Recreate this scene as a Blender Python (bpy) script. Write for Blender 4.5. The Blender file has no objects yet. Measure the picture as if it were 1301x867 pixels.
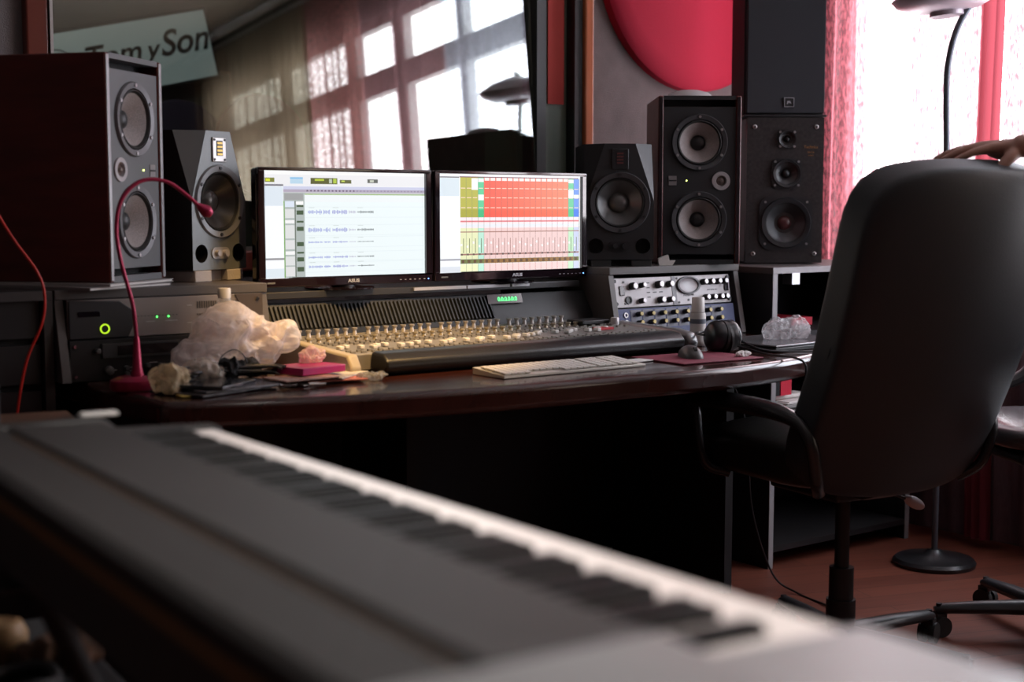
import bpy, bmesh, math, random
from mathutils import Vector, Matrix, Euler, noise
random.seed(7)
PI = math.pi
R = math.radians
S = bpy.context.scene
C = S.collection

# ---------------------------------------------------------------- camera, sky, lights, exposure
cam = bpy.data.cameras.new('camera'); camo = bpy.data.objects.new('camera', cam); C.objects.link(camo)
camo.location = (0, 0, 1.12); camo.rotation_euler = (R(90 - 5.332), 0, R(-37.5))
cam.sensor_width = 36; cam.lens = 49.8; cam.clip_start = 0.05
cam.dof.use_dof = True; cam.dof.focus_distance = 3.85; cam.dof.aperture_fstop = 2.6
S.camera = camo
S.view_settings.view_transform = 'Standard'; S.view_settings.look = 'None'
S.view_settings.gamma = 1; S.view_settings.use_curve_mapping = False
S.view_settings.exposure = 0.0
S.cycles.use_denoising = True
S.cycles.max_bounces = 8; S.cycles.diffuse_bounces = 4; S.cycles.glossy_bounces = 4
S.cycles.transmission_bounces = 6; S.cycles.transparent_max_bounces = 16
S.cycles.sample_clamp_indirect = 4; S.cycles.caustics_reflective = False; S.cycles.caustics_refractive = False
S.cycles.use_adaptive_sampling = False

W = bpy.data.worlds.new('overcast_sky'); S.world = W; W.use_nodes = True
wb = W.node_tree.nodes['Background']
wb.inputs[0].default_value = (0.93, 0.96, 1.0, 1); wb.inputs[1].default_value = 12

def light(name, kind, loc, target, energy, color, **kw):
    l = bpy.data.lights.new(name, kind); o = bpy.data.objects.new(name, l); C.objects.link(o)
    o.location = loc
    o.rotation_euler = (Vector(target) - Vector(loc)).to_track_quat('-Z', 'Y').to_euler()
    l.energy = energy; l.color = color
    for k, v in kw.items(): setattr(l, k, v)
    return o
po = light('window_portal', 'AREA', (4.26, 1.05, 1.67), (0, 1.05, 1.67), 1, (1, 1, 1), shape='RECTANGLE', size=4.9, size_y=1.82)
po.data.cycles.is_portal = True
# warm halogen spot on the ceiling left of the desk
light('halogen_spot', 'SPOT', (1.75, 2.05, 2.7), (1.84, 2.97, 0.8), 380, (1.0, 0.60, 0.22), spot_size=R(27), spot_blend=0.8, shadow_soft_size=0.04)

light('added_piano_light', 'AREA', (1.0, 1.0, 2.82), (1.0, 1.0, 0), 10, (1, .93, .88), shape='DISK', size=.3, spread=R(75))  # added light above the piano, only there to brighten the keys
pb = light('booth_fill_light', 'POINT', (1.6, 5.2, 2.6), (1.6, 5.2, 0), 9, (1, .95, .85), shadow_soft_size=.12)  # added fill light, lifts the otherwise black booth

# ---------------------------------------------------------------- materials
MATS = {}
def nod(m): return m.node_tree.nodes, m.node_tree.links
def mat(name, col=(0.5, 0.5, 0.5), rough=0.5, metal=0.0, spec=0.5, emit=None, es=1.0, var=0.0, vscale=20, bump=0.0, bscale=200, coat=0.0, stretch=None):
    if name in MATS: return MATS[name]
    m = bpy.data.materials.new(name); m.use_nodes = True
    n, l = nod(m); b = n['Principled BSDF']
    b.inputs['Base Color'].default_value = (*col, 1); b.inputs['Roughness'].default_value = rough
    b.inputs['Metallic'].default_value = metal; b.inputs['Specular IOR Level'].default_value = spec
    b.inputs['Coat Weight'].default_value = coat
    if emit: b.inputs['Emission Color'].default_value = (*emit, 1); b.inputs['Emission Strength'].default_value = es
    if var or bump:
        tc = n.new('ShaderNodeTexCoord'); mp = n.new('ShaderNodeMapping'); l.new(tc.outputs['Object'], mp.inputs[0])
        if stretch: mp.inputs['Scale'].default_value = stretch
    if var:
        t = n.new('ShaderNodeTexNoise'); t.inputs['Scale'].default_value = vscale; t.inputs['Detail'].default_value = 5
        l.new(mp.outputs[0], t.inputs['Vector'])
        cr = n.new('ShaderNodeValToRGB')
        cr.color_ramp.elements[0].position = .3; cr.color_ramp.elements[1].position = .7
        cr.color_ramp.elements[0].color = (*[max(0, c * (1 - var)) for c in col], 1)
        cr.color_ramp.elements[1].color = (*[min(1, c * (1 + var)) for c in col], 1)
        l.new(t.outputs['Fac'], cr.inputs[0]); l.new(cr.outputs[0], b.inputs['Base Color'])
    if bump:
        t2 = n.new('ShaderNodeTexNoise'); t2.inputs['Scale'].default_value = bscale; t2.inputs['Detail'].default_value = 3
        l.new(mp.outputs[0], t2.inputs['Vector'])
        bp = n.new('ShaderNodeBump'); bp.inputs['Strength'].default_value = bump; bp.inputs['Distance'].default_value = 0.004
        l.new(t2.outputs['Fac'], bp.inputs['Height']); l.new(bp.outputs[0], b.inputs['Normal'])
    MATS[name] = m
    return m
BLK = mat('black_plastic', (0.012, 0.012, 0.014), 0.45)
BLKM = mat('matt_black', (0.01, 0.01, 0.011), 0.8, bump=.2)
BLKG = mat('gloss_black', (0.008, 0.005, 0.008), 0.12)
RUB = mat('black_rubber', (0.012, 0.012, 0.012), 0.6)
CHROME = mat('chrome', (0.8, 0.8, 0.82), 0.15, 1)
ALU = mat('brushed_aluminium', (0.55, 0.53, 0.54), 0.35, 0.9)
SILV = mat('silver_paint', (0.5, 0.5, 0.52), 0.4, 0.3)
WHT = mat('white_plastic', (0.75, 0.73, 0.7), 0.4)
PAPER = mat('white_paper', (0.7, 0.68, 0.66), 0.8)
FOAM = mat('pale_foam', (0.42, 0.38, 0.36), 0.9, bump=.3)

def face_mat(name='painted_faces', emit=False, es=1.0, rough=.5):
    if name in MATS: return MATS[name]
    m = bpy.data.materials.new(name); m.use_nodes = True
    n, l = nod(m); b = n['Principled BSDF']
    a = n.new('ShaderNodeAttribute'); a.attribute_name = 'Col'
    b.inputs['Roughness'].default_value = rough
    if emit:
        b.inputs['Base Color'].default_value = (.01, .01, .01, 1)
        l.new(a.outputs['Color'], b.inputs['Emission Color']); b.inputs['Emission Strength'].default_value = es
        b.inputs['Roughness'].default_value = .35
    else: l.new(a.outputs['Color'], b.inputs['Base Color'])
    MATS[name] = m
    return m
def lin(c): return tuple(((v / 255) / 12.92 if v / 255 <= .04045 else ((v / 255 + .055) / 1.055) ** 2.4) for v in c)

# ---------------------------------------------------------------- mesh helpers
class MB:
    def __init__(s): s.bm = bmesh.new(); s.cl = None
    def xf(s, verts, M): bmesh.ops.transform(s.bm, matrix=M, verts=verts)
    def box(s, c, d, rot=(0, 0, 0)):
        r = bmesh.ops.create_cube(s.bm, size=1)
        s.xf(r['verts'], Matrix.LocRotScale(Vector(c), Euler(rot), Vector(d))); return s
    def b2(s, a, b): return s.box([(p + q) / 2 for p, q in zip(a, b)], [abs(q - p) for p, q in zip(a, b)])
    def cyl(s, a, b, r, r2=None, seg=20, cap=True):
        a = Vector(a); b = Vector(b); d = b - a
        q = bmesh.ops.create_cone(s.bm, cap_ends=cap, segments=seg, radius1=r, radius2=r if r2 is None else r2, depth=d.length)
        s.xf(q['verts'], Matrix.LocRotScale((a + b) / 2, d.to_track_quat('Z', 'Y'), None)); return s
    def ball(s, c, r, sc=(1, 1, 1), sub=3, rot=(0, 0, 0)):
        q = bmesh.ops.create_icosphere(s.bm, subdivisions=sub, radius=r)
        s.xf(q['verts'], Matrix.LocRotScale(Vector(c), Euler(rot), Vector(sc))); return s
    def lathe(s, prof, loc=(0, 0, 0), rot=(0, 0, 0), seg=32, sc=(1, 1, 1)):
        M = Matrix.LocRotScale(Vector(loc), Euler(rot), Vector(sc)); rings = []
        for r, z in prof:
            if r < 1e-5: rings.append([s.bm.verts.new(M @ Vector((0, 0, z)))])
            else: rings.append([s.bm.verts.new(M @ Vector((r * math.cos(2 * PI * i / seg), r * math.sin(2 * PI * i / seg), z))) for i in range(seg)])
        for A, B in zip(rings, rings[1:]):
            for i in range(seg):
                j = (i + 1) % seg
                f = [A[i % len(A)], A[j % len(A)], B[j % len(B)], B[i % len(B)]]
                u = []
                for v in f:
                    if v not in u: u.append(v)
                if len(u) > 2:
                    try: s.bm.faces.new(u)
                    except ValueError: pass
        return s
    def tube(s, pts, r, seg=10, rr=None, cap=True, flat=1.0):
        pts = [Vector(p) for p in pts]; rings = []; up = Vector((0, 0, 1)); prev = None
        for i, p in enumerate(pts):
            t = (pts[min(i + 1, len(pts) - 1)] - pts[max(i - 1, 0)]).normalized()
            if prev is None:
                a = t.cross(up if abs(t.z) < .95 else Vector((1, 0, 0))).normalized()
            else: a = (prev - t * prev.dot(t)).normalized()
            prev = a; b = t.cross(a)
            q = rr[i] if rr else r
            rings.append([s.bm.verts.new(p + a * q * math.cos(2 * PI * k / seg) + b * q * flat * math.sin(2 * PI * k / seg)) for k in range(seg)])
        for A, B in zip(rings, rings[1:]):
            for k in range(seg): s.bm.faces.new([A[k], A[(k + 1) % seg], B[(k + 1) % seg], B[k]])
        if cap:
            s.bm.faces.new(rings[0][::-1]); s.bm.faces.new(rings[-1])
        return s
    def prism(s, pts, axis, a, b):
        def P(u, v, w): return {'x': (w, u, v), 'y': (u, w, v), 'z': (u, v, w)}[axis]
        A = [s.bm.verts.new(P(u, v, a)) for u, v in pts]; B = [s.bm.verts.new(P(u, v, b)) for u, v in pts]
        s.bm.faces.new(A); s.bm.faces.new(B[::-1])
        n = len(pts)
        for i in range(n): s.bm.faces.new([A[i], B[i], B[(i + 1) % n], A[(i + 1) % n]])
        return s
    def rect(s, x0, z0, x1, z1, y, col):          # coloured quad facing -Y
        if s.cl is None: s.cl = s.bm.loops.layers.float_color.new('Col')
        f = s.bm.faces.new([s.bm.verts.new(p) for p in ((x0, y, z0), (x1, y, z0), (x1, y, z1), (x0, y, z1))])
        for lp in f.loops: lp[s.cl] = (*lin(col), 1)
        return s
    def build(s, name, m, parent=None, smooth=True, bevel=0, loc=None, rot=None, mods=(), recalc=True):
        if recalc: bmesh.ops.recalc_face_normals(s.bm, faces=s.bm.faces)
        me = bpy.data.meshes.new(name); s.bm.to_mesh(me); s.bm.free()
        o = bpy.data.objects.new(name, me); C.objects.link(o)
        if m: me.materials.append(m)
        if smooth:
            for p in me.polygons: p.use_smooth = True
            try: me.set_sharp_from_angle(angle=R(38))
            except Exception: pass
        if bevel:
            b = o.modifiers.new('bevel', 'BEVEL'); b.width = bevel; b.segments = 3; b.limit_method = 'ANGLE'; b.angle_limit = R(40)
            b.harden_normals = False
        if parent: o.parent = parent
        if loc: o.location = loc
        if rot: o.rotation_euler = rot
        return o
def tag(o, label=None, cat=None, group=None, kind=None):
    if label: o['label'] = label
    if cat: o['category'] = cat
    if group: o['group'] = group
    if kind: o['kind'] = kind
    return o
def thing(name, label, cat, loc=(0, 0, 0), rz=0, group=None, rx=0, ry=0):
    o = bpy.data.objects.new(name, None); C.objects.link(o); o.empty_display_size = .05
    o.location = loc; o.rotation_euler = (rx, ry, rz)
    return tag(o, label, cat, group)
def struct(name, mb, m, smooth=False, bevel=0, parent=None):
    o = mb.build(name, m, parent, smooth=smooth, bevel=bevel); o['kind'] = 'structure'; return o
def copy_tree(o, parent=None):
    c = o.copy(); C.objects.link(c); c.parent = parent
    for ch in list(o.children): copy_tree(ch, c)
    return c
def from_curve(cu, name, m, parent):
    t = bpy.data.objects.new('tmp', cu); C.objects.link(t)
    dg = bpy.context.evaluated_depsgraph_get(); dg.update()
    me = bpy.data.meshes.new_from_object(t.evaluated_get(dg)); me.name = name
    bpy.data.objects.remove(t); bpy.data.curves.remove(cu)
    o = bpy.data.objects.new(name, me); C.objects.link(o); me.materials.clear(); me.materials.append(m)
    if parent: o.parent = parent
    return o
def text(name, body, size, m, parent, loc, rot=(PI / 2, 0, 0), ext=.0004, shear=0, off=0, align='CENTER', sx=1):
    cu = bpy.data.curves.new(name, 'FONT'); cu.body = body; cu.size = size; cu.extrude = ext; cu.shear = shear; cu.offset = off
    cu.align_x = align; cu.align_y = 'CENTER'
    o = from_curve(cu, name, m, parent); o.location = loc; o.rotation_euler = rot; o.scale = (sx, 1, 1)
    return o
def plate(name, outline, holes, depth, m, parent, y=0, ang=1):
    """plate in the XZ plane, front at y, thickness towards +Y, round holes (x,z,r)"""
    cu = bpy.data.curves.new(name, 'CURVE'); cu.dimensions = '2D'; cu.fill_mode = 'BOTH'; cu.extrude = depth / 2
    def sp(pts):
        s = cu.splines.new('POLY'); s.points.add(len(pts) - 1); s.use_cyclic_u = True
        for p, q in zip(s.points, pts): p.co = (q[0], q[1], 0, 1)
    sp(outline)
    for x, z, r in holes: sp([(x + r * math.cos(2 * PI * i / 40), z + r * math.sin(2 * PI * i / 40)) for i in range(40)])
    o = from_curve(cu, name, m, parent); o.rotation_euler = (PI / 2, 0, 0); o.location = (0, y + depth / 2, 0)
    return o
def rrect(x0, z0, x1, z1, r, n=4):
    out = []
    for cx, cz, a in ((x1 - r, z1 - r, 0), (x0 + r, z1 - r, 90), (x0 + r, z0 + r, 180), (x1 - r, z0 + r, 270)):
        for i in range(n + 1): out.append((cx + r * math.cos(R(a + 90 * i / n)), cz + r * math.sin(R(a + 90 * i / n))))
    return out
FR = (PI / 2, 0, 0)   # lathe Z axis -> pointing to local -Y (front)

# ---------------------------------------------------------------- the room
def wall_mat(name, c, bs=260):
    return mat(name, c, .9, var=.12, vscale=14, bump=.5, bscale=bs)
WALLB = wall_mat('grey_wall_cloth', (0.20, 0.175, 0.175))
WALLD = wall_mat('dark_wall', (0.11, 0.10, 0.10))
def floor_mat():
    m = bpy.data.materials.new('red_laminate'); m.use_nodes = True; n, l = nod(m); b = n['Principled BSDF']
    tc = n.new('ShaderNodeTexCoord'); mp = n.new('ShaderNodeMapping'); l.new(tc.outputs['Object'], mp.inputs[0])
    mp.inputs['Rotation'].default_value = (0, 0, R(20))
    br = n.new('ShaderNodeTexBrick'); l.new(mp.outputs[0], br.inputs['Vector'])
    br.inputs['Scale'].default_value = 1; br.inputs['Brick Width'].default_value = 1.1; br.inputs['Row Height'].default_value = .095
    br.inputs['Mortar Size'].default_value = .0012
    br.inputs['Color1'].default_value = (.20, .060, .036, 1); br.inputs['Color2'].default_value = (.15, .045, .028, 1); br.inputs['Mortar'].default_value = (.03, .01, .006, 1)
    t = n.new('ShaderNodeTexNoise'); mp2 = n.new('ShaderNodeMapping'); l.new(mp.outputs[0], mp2.inputs[0]); mp2.inputs['Scale'].default_value = (2.5, 60, 1)
    l.new(mp2.outputs[0], t.inputs['Vector']); t.inputs['Scale'].default_value = 1; t.inputs['Detail'].default_value = 4
    mx = n.new('ShaderNodeMix'); mx.data_type = 'RGBA'; mx.blend_type = 'MULTIPLY'; mx.inputs[0].default_value = .7
    cr = n.new('ShaderNodeValToRGB'); cr.color_ramp.elements[0].color = (.45, .45, .45, 1); cr.color_ramp.elements[1].color = (1.4, 1.4, 1.4, 1)
    l.new(t.outputs['Fac'], cr.inputs[0]); l.new(br.outputs['Color'], mx.inputs[6]); l.new(cr.outputs[0], mx.inputs[7]); l.new(mx.outputs[2], b.inputs['Base Color'])
    b.inputs['Roughness'].default_value = .42
    return m
X0, X1, Y0, Y1, ZC = -1.6, 4.16, -4.2, 3.75, 2.9
struct('floor', MB().b2((X0 - .2, Y0 - .2, -.1), (X1 + .15, Y1 + 3.2, 0)), floor_mat())
struct('ceiling', MB().b2((X0 - .2, Y0 - .2, ZC), (X1 + .15, Y1 + 3.2, ZC + .1)), mat('ceiling_paint', (.7, .68, .66), .9))
GX0, GX1, GZ0, GZ1 = 1.33, 3.17, 1.0, 2.35
struct('wall_back', MB().b2((X0, Y1, 0), (GX0, Y1 + .36, ZC)).b2((GX1, Y1, 0), (X1, Y1 + .36, ZC)).b2((GX0, Y1, 0), (GX1, Y1 + .36, GZ0)).b2((GX0, Y1, GZ1), (GX1, Y1 + .36, ZC)), WALLB)
struct('wall_left', MB().b2((X0 - .15, Y0, 0), (X0, Y1 + 3, ZC)), WALLD)
struct('wall_rear', MB().b2((X0, Y0 - .15, 0), (X1, Y0, ZC)), WALLD)
WY0, WY1, WZ0, WZ1 = -1.35, 3.46, 0.78, 2.56
struct('wall_right', MB().b2((X1, Y0, 0), (X1 + .12, WY0, ZC)).b2((X1, WY1, 0), (X1 + .12, Y1 + 3, ZC)).b2((X1, WY0, 0), (X1 + .12, WY1, WZ0)).b2((X1, WY0, WZ1), (X1 + .12, WY1, ZC)), WALLD)
# street window: frame, mullions and rail
fw = mat('window_paint', (.35, .33, .33), .6)
f = MB()
xs0, xs1 = X1 + .03, X1 + .09
f.b2((xs0, WY0, 2.14), (xs1, WY1, 2.27))
for a in (WY0, -.45, .42, .95, 1.58, 2.42, 3.40): f.b2((xs0 + .001, a, WZ0), (xs1 - .001, a + (.11 if a in (.95, .42) else .06), WZ1))
f.b2((xs0, WY0, WZ0), (xs1, WY1, WZ0 + .06)); f.b2((xs0, WY0, WZ1 - .05), (xs1, WY1, WZ1))
struct('window_1', f, fw)
struct('trim_6', MB().b2((X1 - .05, WY0, WZ0 - .04), (X1 + .0, WY1, WZ0)), fw)
# booth behind the control room glass
BOOTH = mat('booth_wall', (.10, .115, .10), .9, var=.15, vscale=3)
BY = 6.2
struct('wall_booth', MB().b2((X0, BY, 0), (X1, BY + .1, ZC)), BOOTH)
# control room window: timber frame, lining, tilted pane
wood = mat('orange_timber', (.50, .14, .05), .3, coat=.3, var=.25, vscale=30, stretch=(1, 1, .06))
dk = mat('dark_gasket', (.012, .012, .012), .4)
struct('window_2', MB().b2((GX0 - .06, Y1 - .03, GZ0 - .06), (GX0, Y1 + .01, GZ1 + .06)).b2((GX0, Y1 - .03, GZ0 - .06), (GX1, Y1 + .01, GZ0)).b2((GX0, Y1 - .03, GZ1), (GX1, Y1 + .01, GZ1 + .06)), mat('red_timber', (.16, .03, .018), .3, coat=.3), bevel=.006)
struct('trim_1', MB().b2((GX1, Y1 - .03, GZ0 - .06), (GX1 + .04, Y1 - .001, GZ1 + .06)), wood, bevel=.008)
struct('trim_2', MB().b2((GX1 - .035, Y1 - .015, GZ0), (GX1 - .001, Y1 + .03, GZ1)), dk)
struct('trim_3', MB().b2((GX0 + .001, Y1 - .035, GZ0), (GX0 + .009, Y1 + .03, GZ1)), ALU)
struct('trim_4', MB().b2((3.031, Y1 + .031, GZ0), (GX1 - .001, Y1 + .36, GZ1)), mat('jamb_paint', (.15, .18, .14), .3, coat=.5))
# pane: right end at (3.15,3.985), swung back to the left
ang = -R(1.0)
px_, py_ = 2.99, 3.79
def gl_mat():
    m = bpy.data.materials.new('window_glass'); m.use_nodes = True; n, l = nod(m)
    n.remove(n['Principled BSDF']); out = n['Material Output']
    g = n.new('ShaderNodeBsdfGlossy'); g.inputs['Roughness'].default_value = 0.0
    t = n.new('ShaderNodeBsdfTransparent'); t.inputs[0].default_value = (.86, .9, .87, 1)
    fr = n.new('ShaderNodeFresnel'); fr.inputs[0].default_value = 1.52
    mu = n.new('ShaderNodeMath'); mu.operation = 'MULTIPLY'; mu.inputs[1].default_value = 3.8; mu.use_clamp = True
    mx = n.new('ShaderNodeMixShader'); l.new(fr.outputs[0], mu.inputs[0]); l.new(mu.outputs[0], mx.inputs[0]); l.new(t.outputs[0], mx.inputs[1]); l.new(g.outputs[0], mx.inputs[2])
    l.new(mx.outputs[0], out.inputs[0]); return m
MATS_GLASS = gl_mat()
gl = struct('window_3', MB().b2((-1.655, 0, -.67), (0, .006, .66)), MATS_GLASS); gl.location = (px_, py_, 1.68); gl.rotation_euler = (-R(3.6), 0, ang)
g2 = struct('trim_5', MB().b2((.001, -.03, GZ0), (.04, .05, GZ1)), dk); g2.location = (px_, py_, 0); g2.rotation_euler = (0, 0, ang)

# red strip on the jamb, painting the reflection of a red curtain
tag(MB().box((3.085, 3.777, 1.85), (.07, .005, .75)).build('reflection_strip', mat('reflection_red', (.45, .05, .04), .8)), 'narrow red strip painting a curtain reflection on the grey window reveal', 'reflection strip')

# sign in the booth
sg = thing('signboard', 'white tilted sign with black brush lettering seen behind the studio glass', 'sign', (2.48, BY - .06, 1.78), 0, ry=-R(13))
MB().box((0, 0, 0), (.98, .03, .34)).build('frame', mat('sign_frame', (.03, .03, .03), .6), sg, bevel=.004)
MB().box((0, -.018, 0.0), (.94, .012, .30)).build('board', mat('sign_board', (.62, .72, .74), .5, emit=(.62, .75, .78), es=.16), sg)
ink = mat('sign_ink', (.01, .01, .01), .7)
text('lettering', 'Tom', .145, ink, sg, (-.02, -.0255, .015), shear=.35, off=.002)
text('lettering', 'y', .13, ink, sg, (.17, -.0255, .010), shear=.4, off=.002)
text('lettering', 'Son', .16, ink, sg, (.335, -.0255, .025), shear=.35, off=.003)
q = MB(); q.tube([(.085 * math.cos(a / 16 * 2 * PI), 0, .085 * math.sin(a / 16 * 2 * PI)) for a in range(17)], .003); q.build('ring_mark', ink, sg, loc=(-.27, -.026, .0))
text('lettering', 'Q', .10, ink, sg, (-.27, -.0255, 0), shear=.3)
# frame and domed discs in the booth, standing in for reflections in the glass
pf = thing('reflected_frame', 'thin pale picture frame below the sign, standing in for a reflection in the glass', 'reflected frame', (2.79, BY - .03, 1.56))
fm = MB()
for a, b in (((-.27, 0, -.2), (.27, 0, -.2)), ((.27, 0, -.2), (.27, 0, .2)), ((.27, 0, .2), (-.27, 0, .2)), ((-.27, 0, .2), (-.27, 0, -.2))):
    fm.cyl(a, b, .006, seg=6)
fm.build('reflected_edge', mat('pale_reflection', (.45, .35, .33), .6), pf)
MB().box((0, .01, 0), (.53, .01, .39)).build('mirrored', mat('dull_reflection', (.10, .12, .12), .5), pf)
for i, (x, z, c, nm, lab) in enumerate(((2.78, 1.38, (.07, .06, .13), 'indigo_reflection', 'indigo disc standing in for a reflected arc in the glass under the sign'), (3.16, 1.42, (.16, .05, .08), 'plum_reflection', 'plum coloured disc standing in for a reflected arc in the glass, left of the curtain reflection'))):
    tag(MB().lathe([(0, .05), (.2, .045), (.235, .03), (.24, 0), (0, 0)], (x, BY - .06 - .07 * i, z), FR, 40).build('reflected_disc', mat(nm, c, .9, bump=.3)), lab, 'reflection disc')
# red disc on the back wall
tag(MB().lathe([(0, .05), (.38, .05), (.44, .044), (.456, .03), (.458, 0), (0, 0)], (3.70, Y1 - .001, 2.0), FR, 72).build('acoustic_disc', mat('red_felt', (.52, .012, .05), .85, bump=.4, bscale=400)), 'large red round acoustic panel on the grey back wall', 'acoustic panel')

# ---------------------------------------------------------------- curtains
def cur_mat(name, body, dens, streak=0.0, tint=None):
    m = bpy.data.materials.new(name); m.use_nodes = True; n, l = nod(m); n.remove(n['Principled BSDF']); out = n['Material Output']
    tr = n.new('ShaderNodeBsdfTransparent'); tr.inputs[0].default_value = (*(tint or (1, 1, 1)), 1)
    tl = n.new('ShaderNodeBsdfTranslucent'); tl.inputs[0].default_value = (*body, 1)
    df = n.new('ShaderNodeBsdfDiffuse'); df.inputs[0].default_value = (*body, 1)
    mm = n.new('ShaderNodeMixShader'); mm.inputs[0].default_value = .5; l.new(tl.outputs[0], mm.inputs[1]); l.new(df.outputs[0], mm.inputs[2])
    mx = n.new('ShaderNodeMixShader'); l.new(tr.outputs[0], mx.inputs[1]); l.new(mm.outputs[0], mx.inputs[2])
    tc = n.new('ShaderNodeTexCoord'); mp = n.new('ShaderNodeMapping'); mp.inputs['Scale'].default_value = (1, 210, 34); l.new(tc.outputs['Object'], mp.inputs[0])
    t = n.new('ShaderNodeTexNoise'); t.inputs['Scale'].default_value = 1; t.inputs['Detail'].default_value = 3; l.new(mp.outputs[0], t.inputs['Vector'])
    mr = n.new('ShaderNodeMapRange'); mr.inputs[1].default_value = .42; mr.inputs[2].default_value = .62; mr.inputs[3].default_value = dens - streak; mr.inputs[4].default_value = dens + streak
    l.new(t.outputs['Fac'], mr.inputs[0]); l.new(mr.outputs[0], mx.inputs[0]); l.new(mx.outputs[0], out.inputs[0])
    return m
def curtain(y0, y1, x, m, label, pleat=.085, amp=.022, z0=.03, z1=2.78, seed=0):
    bm = MB(); rnd = random.Random(seed); n = max(8, int((y1 - y0) / .008)); ph = rnd.random() * 6
    cols = []
    for i in range(n + 1):
        y = y0 + (y1 - y0) * i / n
        w = math.sin(2 * PI * y / pleat + ph + 1.3 * math.sin(y * 7.1 + ph)) * amp + .006 * math.sin(y * 41)
        cols.append([bm.bm.verts.new((x + w * (.75 + .45 * (1 - k / 8)), y + .008 * math.sin(k * .9 + y * 9), z0 + (z1 - z0) * k / 8)) for k in range(9)])
    for A, B in zip(cols, cols[1:]):
        for k in range(8): bm.bm.faces.new([A[k], B[k], B[k + 1], A[k + 1]])
    o = bm.build('curtain', m); tag(o, label, 'curtain', None); return o
RED = cur_mat('red_sheer', (.52, .17, .20), .66, .30, (1, .95, .96))
REDL = cur_mat('rose_sheer', (.42, .19, .18), .72, .2, (1, .92, .92))
REDD = cur_mat('red_gathered', (.32, .062, .08), 1.0, .0)
PINK = cur_mat('pink_sheer', (.50, .26, .28), .35, .15, (1, .95, .96))
WHI = cur_mat('white_sheer', (.62, .62, .72), .42, .12, (.93, .95, 1))
YEL = cur_mat('cream_sheer', (.26, .19, .13), .93, .07, (1, .93, .78))
SPECK = cur_mat('speckled_sheer', (.20, .12, .135), .93, .07, (1, .96, .97))
CX = 4.06
curtain(3.06, 3.52, CX, RED, 'red mottled sheer curtain right behind the tall dark speakers', .10, .02, seed=1)
curtain(2.78, 3.05, CX, SPECK, 'pale pink sheer curtain behind the curved lamp pole', .13, .012, seed=2)
curtain(2.685, 2.775, CX - .02, REDD, 'tightly gathered red curtain above the hand', .03, .014, seed=3)
curtain(2.50, 2.68, CX, SPECK, 'pale pink sheer curtain at the right edge of the photo', .12, .012, seed=4)
curtain(1.66, 2.49, CX, WHI, 'white sheer curtain reflected in the right part of the glass', .11, .016, seed=5)
curtain(.80, 1.65, CX, PINK, 'pink sheer curtain reflected in the middle of the glass', .10, .016, seed=6)
curtain(.15, .79, CX, REDL, 'rose sheer curtain reflected beside the tan one', .09, .02, seed=7)
curtain(-1.5, .17, CX, YEL, 'dense tan curtain reflected left in the glass', .10, .018, seed=8)
tag(MB().cyl((CX, -1.6, 2.80), (CX, 3.6, 2.80), .012).build('curtain_rod', ALU), 'thin metal curtain rod above the window', 'curtain rod')

# ---------------------------------------------------------------- desk
DZ = .74
deskwood = mat('dark_cherry', (.042, .012, .009), .22, coat=.4, var=.35, vscale=6, stretch=(1, 8, 1))
desk = thing('desk', 'long dark cherry studio desk with bowed thick front edge under the console', 'desk', (2.17, 3.0, 0))
pts = []
N = 24
for i in range(N + 1):
    x = -1.035 + 2.07 * i / N
    yf = 2.385 + .225 * (abs(x) / 1.035) ** 2.2 - (.045 if x > 0 else 0) * math.sin(min(1, max(0, x / 1.035)) * PI)
    pts.append((x, yf - 3.0))
pts += [(1.035, .62), (-1.035, .62)]
MB().prism(pts, 'z', DZ - .055, DZ).build('desktop', deskwood, desk, bevel=.014)
pan = mat('black_laminate', (.008, .007, .008), .6)
MB().b2((-1.01, -.36, 0), (-.98, .6, DZ - .056)).build('side_panel', pan, desk)
MB().b2((.78, -.17, 0), (.81, .6, DZ - .056)).build('side_panel', pan, desk)
MB().b2((-.979, .32, .02), (.779, .34, DZ - .056)).build('back_panel', pan, desk)
MB().b2((-.22, -.02, 0), (-.19, .3, DZ - .056)).build('middle_panel', pan, desk)
# rack housings on the desk
board = mat('grey_laminate', (.085, .075, .072), .5)
def housing(x0, x1, label, dz=0):
    c = (x0 + x1) / 2; w = (x1 - x0) / 2
    t = thing('rack_housing', label, 'rack', (c, 3.05, DZ))
    prof = [(-.035, .001), (.45, .001), (.45, .19 - dz), (.005, .19 - dz)]
    for s in (-1, 1):
        a, b = (-w, -w + .02) if s < 0 else (w - .02, w)
        MB().prism(prof, 'x', a, b).build('side_board', board, t, bevel=.001)
    MB().b2((-w, .0, .1905 - dz), (w, .47, .212 - dz)).build('top_board', board, t, bevel=.0015)
    MB().b2((-w + .021, .43, .002), (w - .021, .449, .189 - dz)).build('back_board', pan, t)
    return t
housing(1.085, 1.60, 'grey laminate rack housing left of the screens under the two left speakers', .009)
housing(2.692, 3.225, 'grey laminate rack housing right of the screens with the silver and blue units')
def knob(mb, x, z, r, y, l=.012):
    mb.lathe([(r * 1.05, 0), (r, l), (r * .8, l + .001), (0, l + .001)], (x, y, z), FR, 16)
RX = -.17
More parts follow.
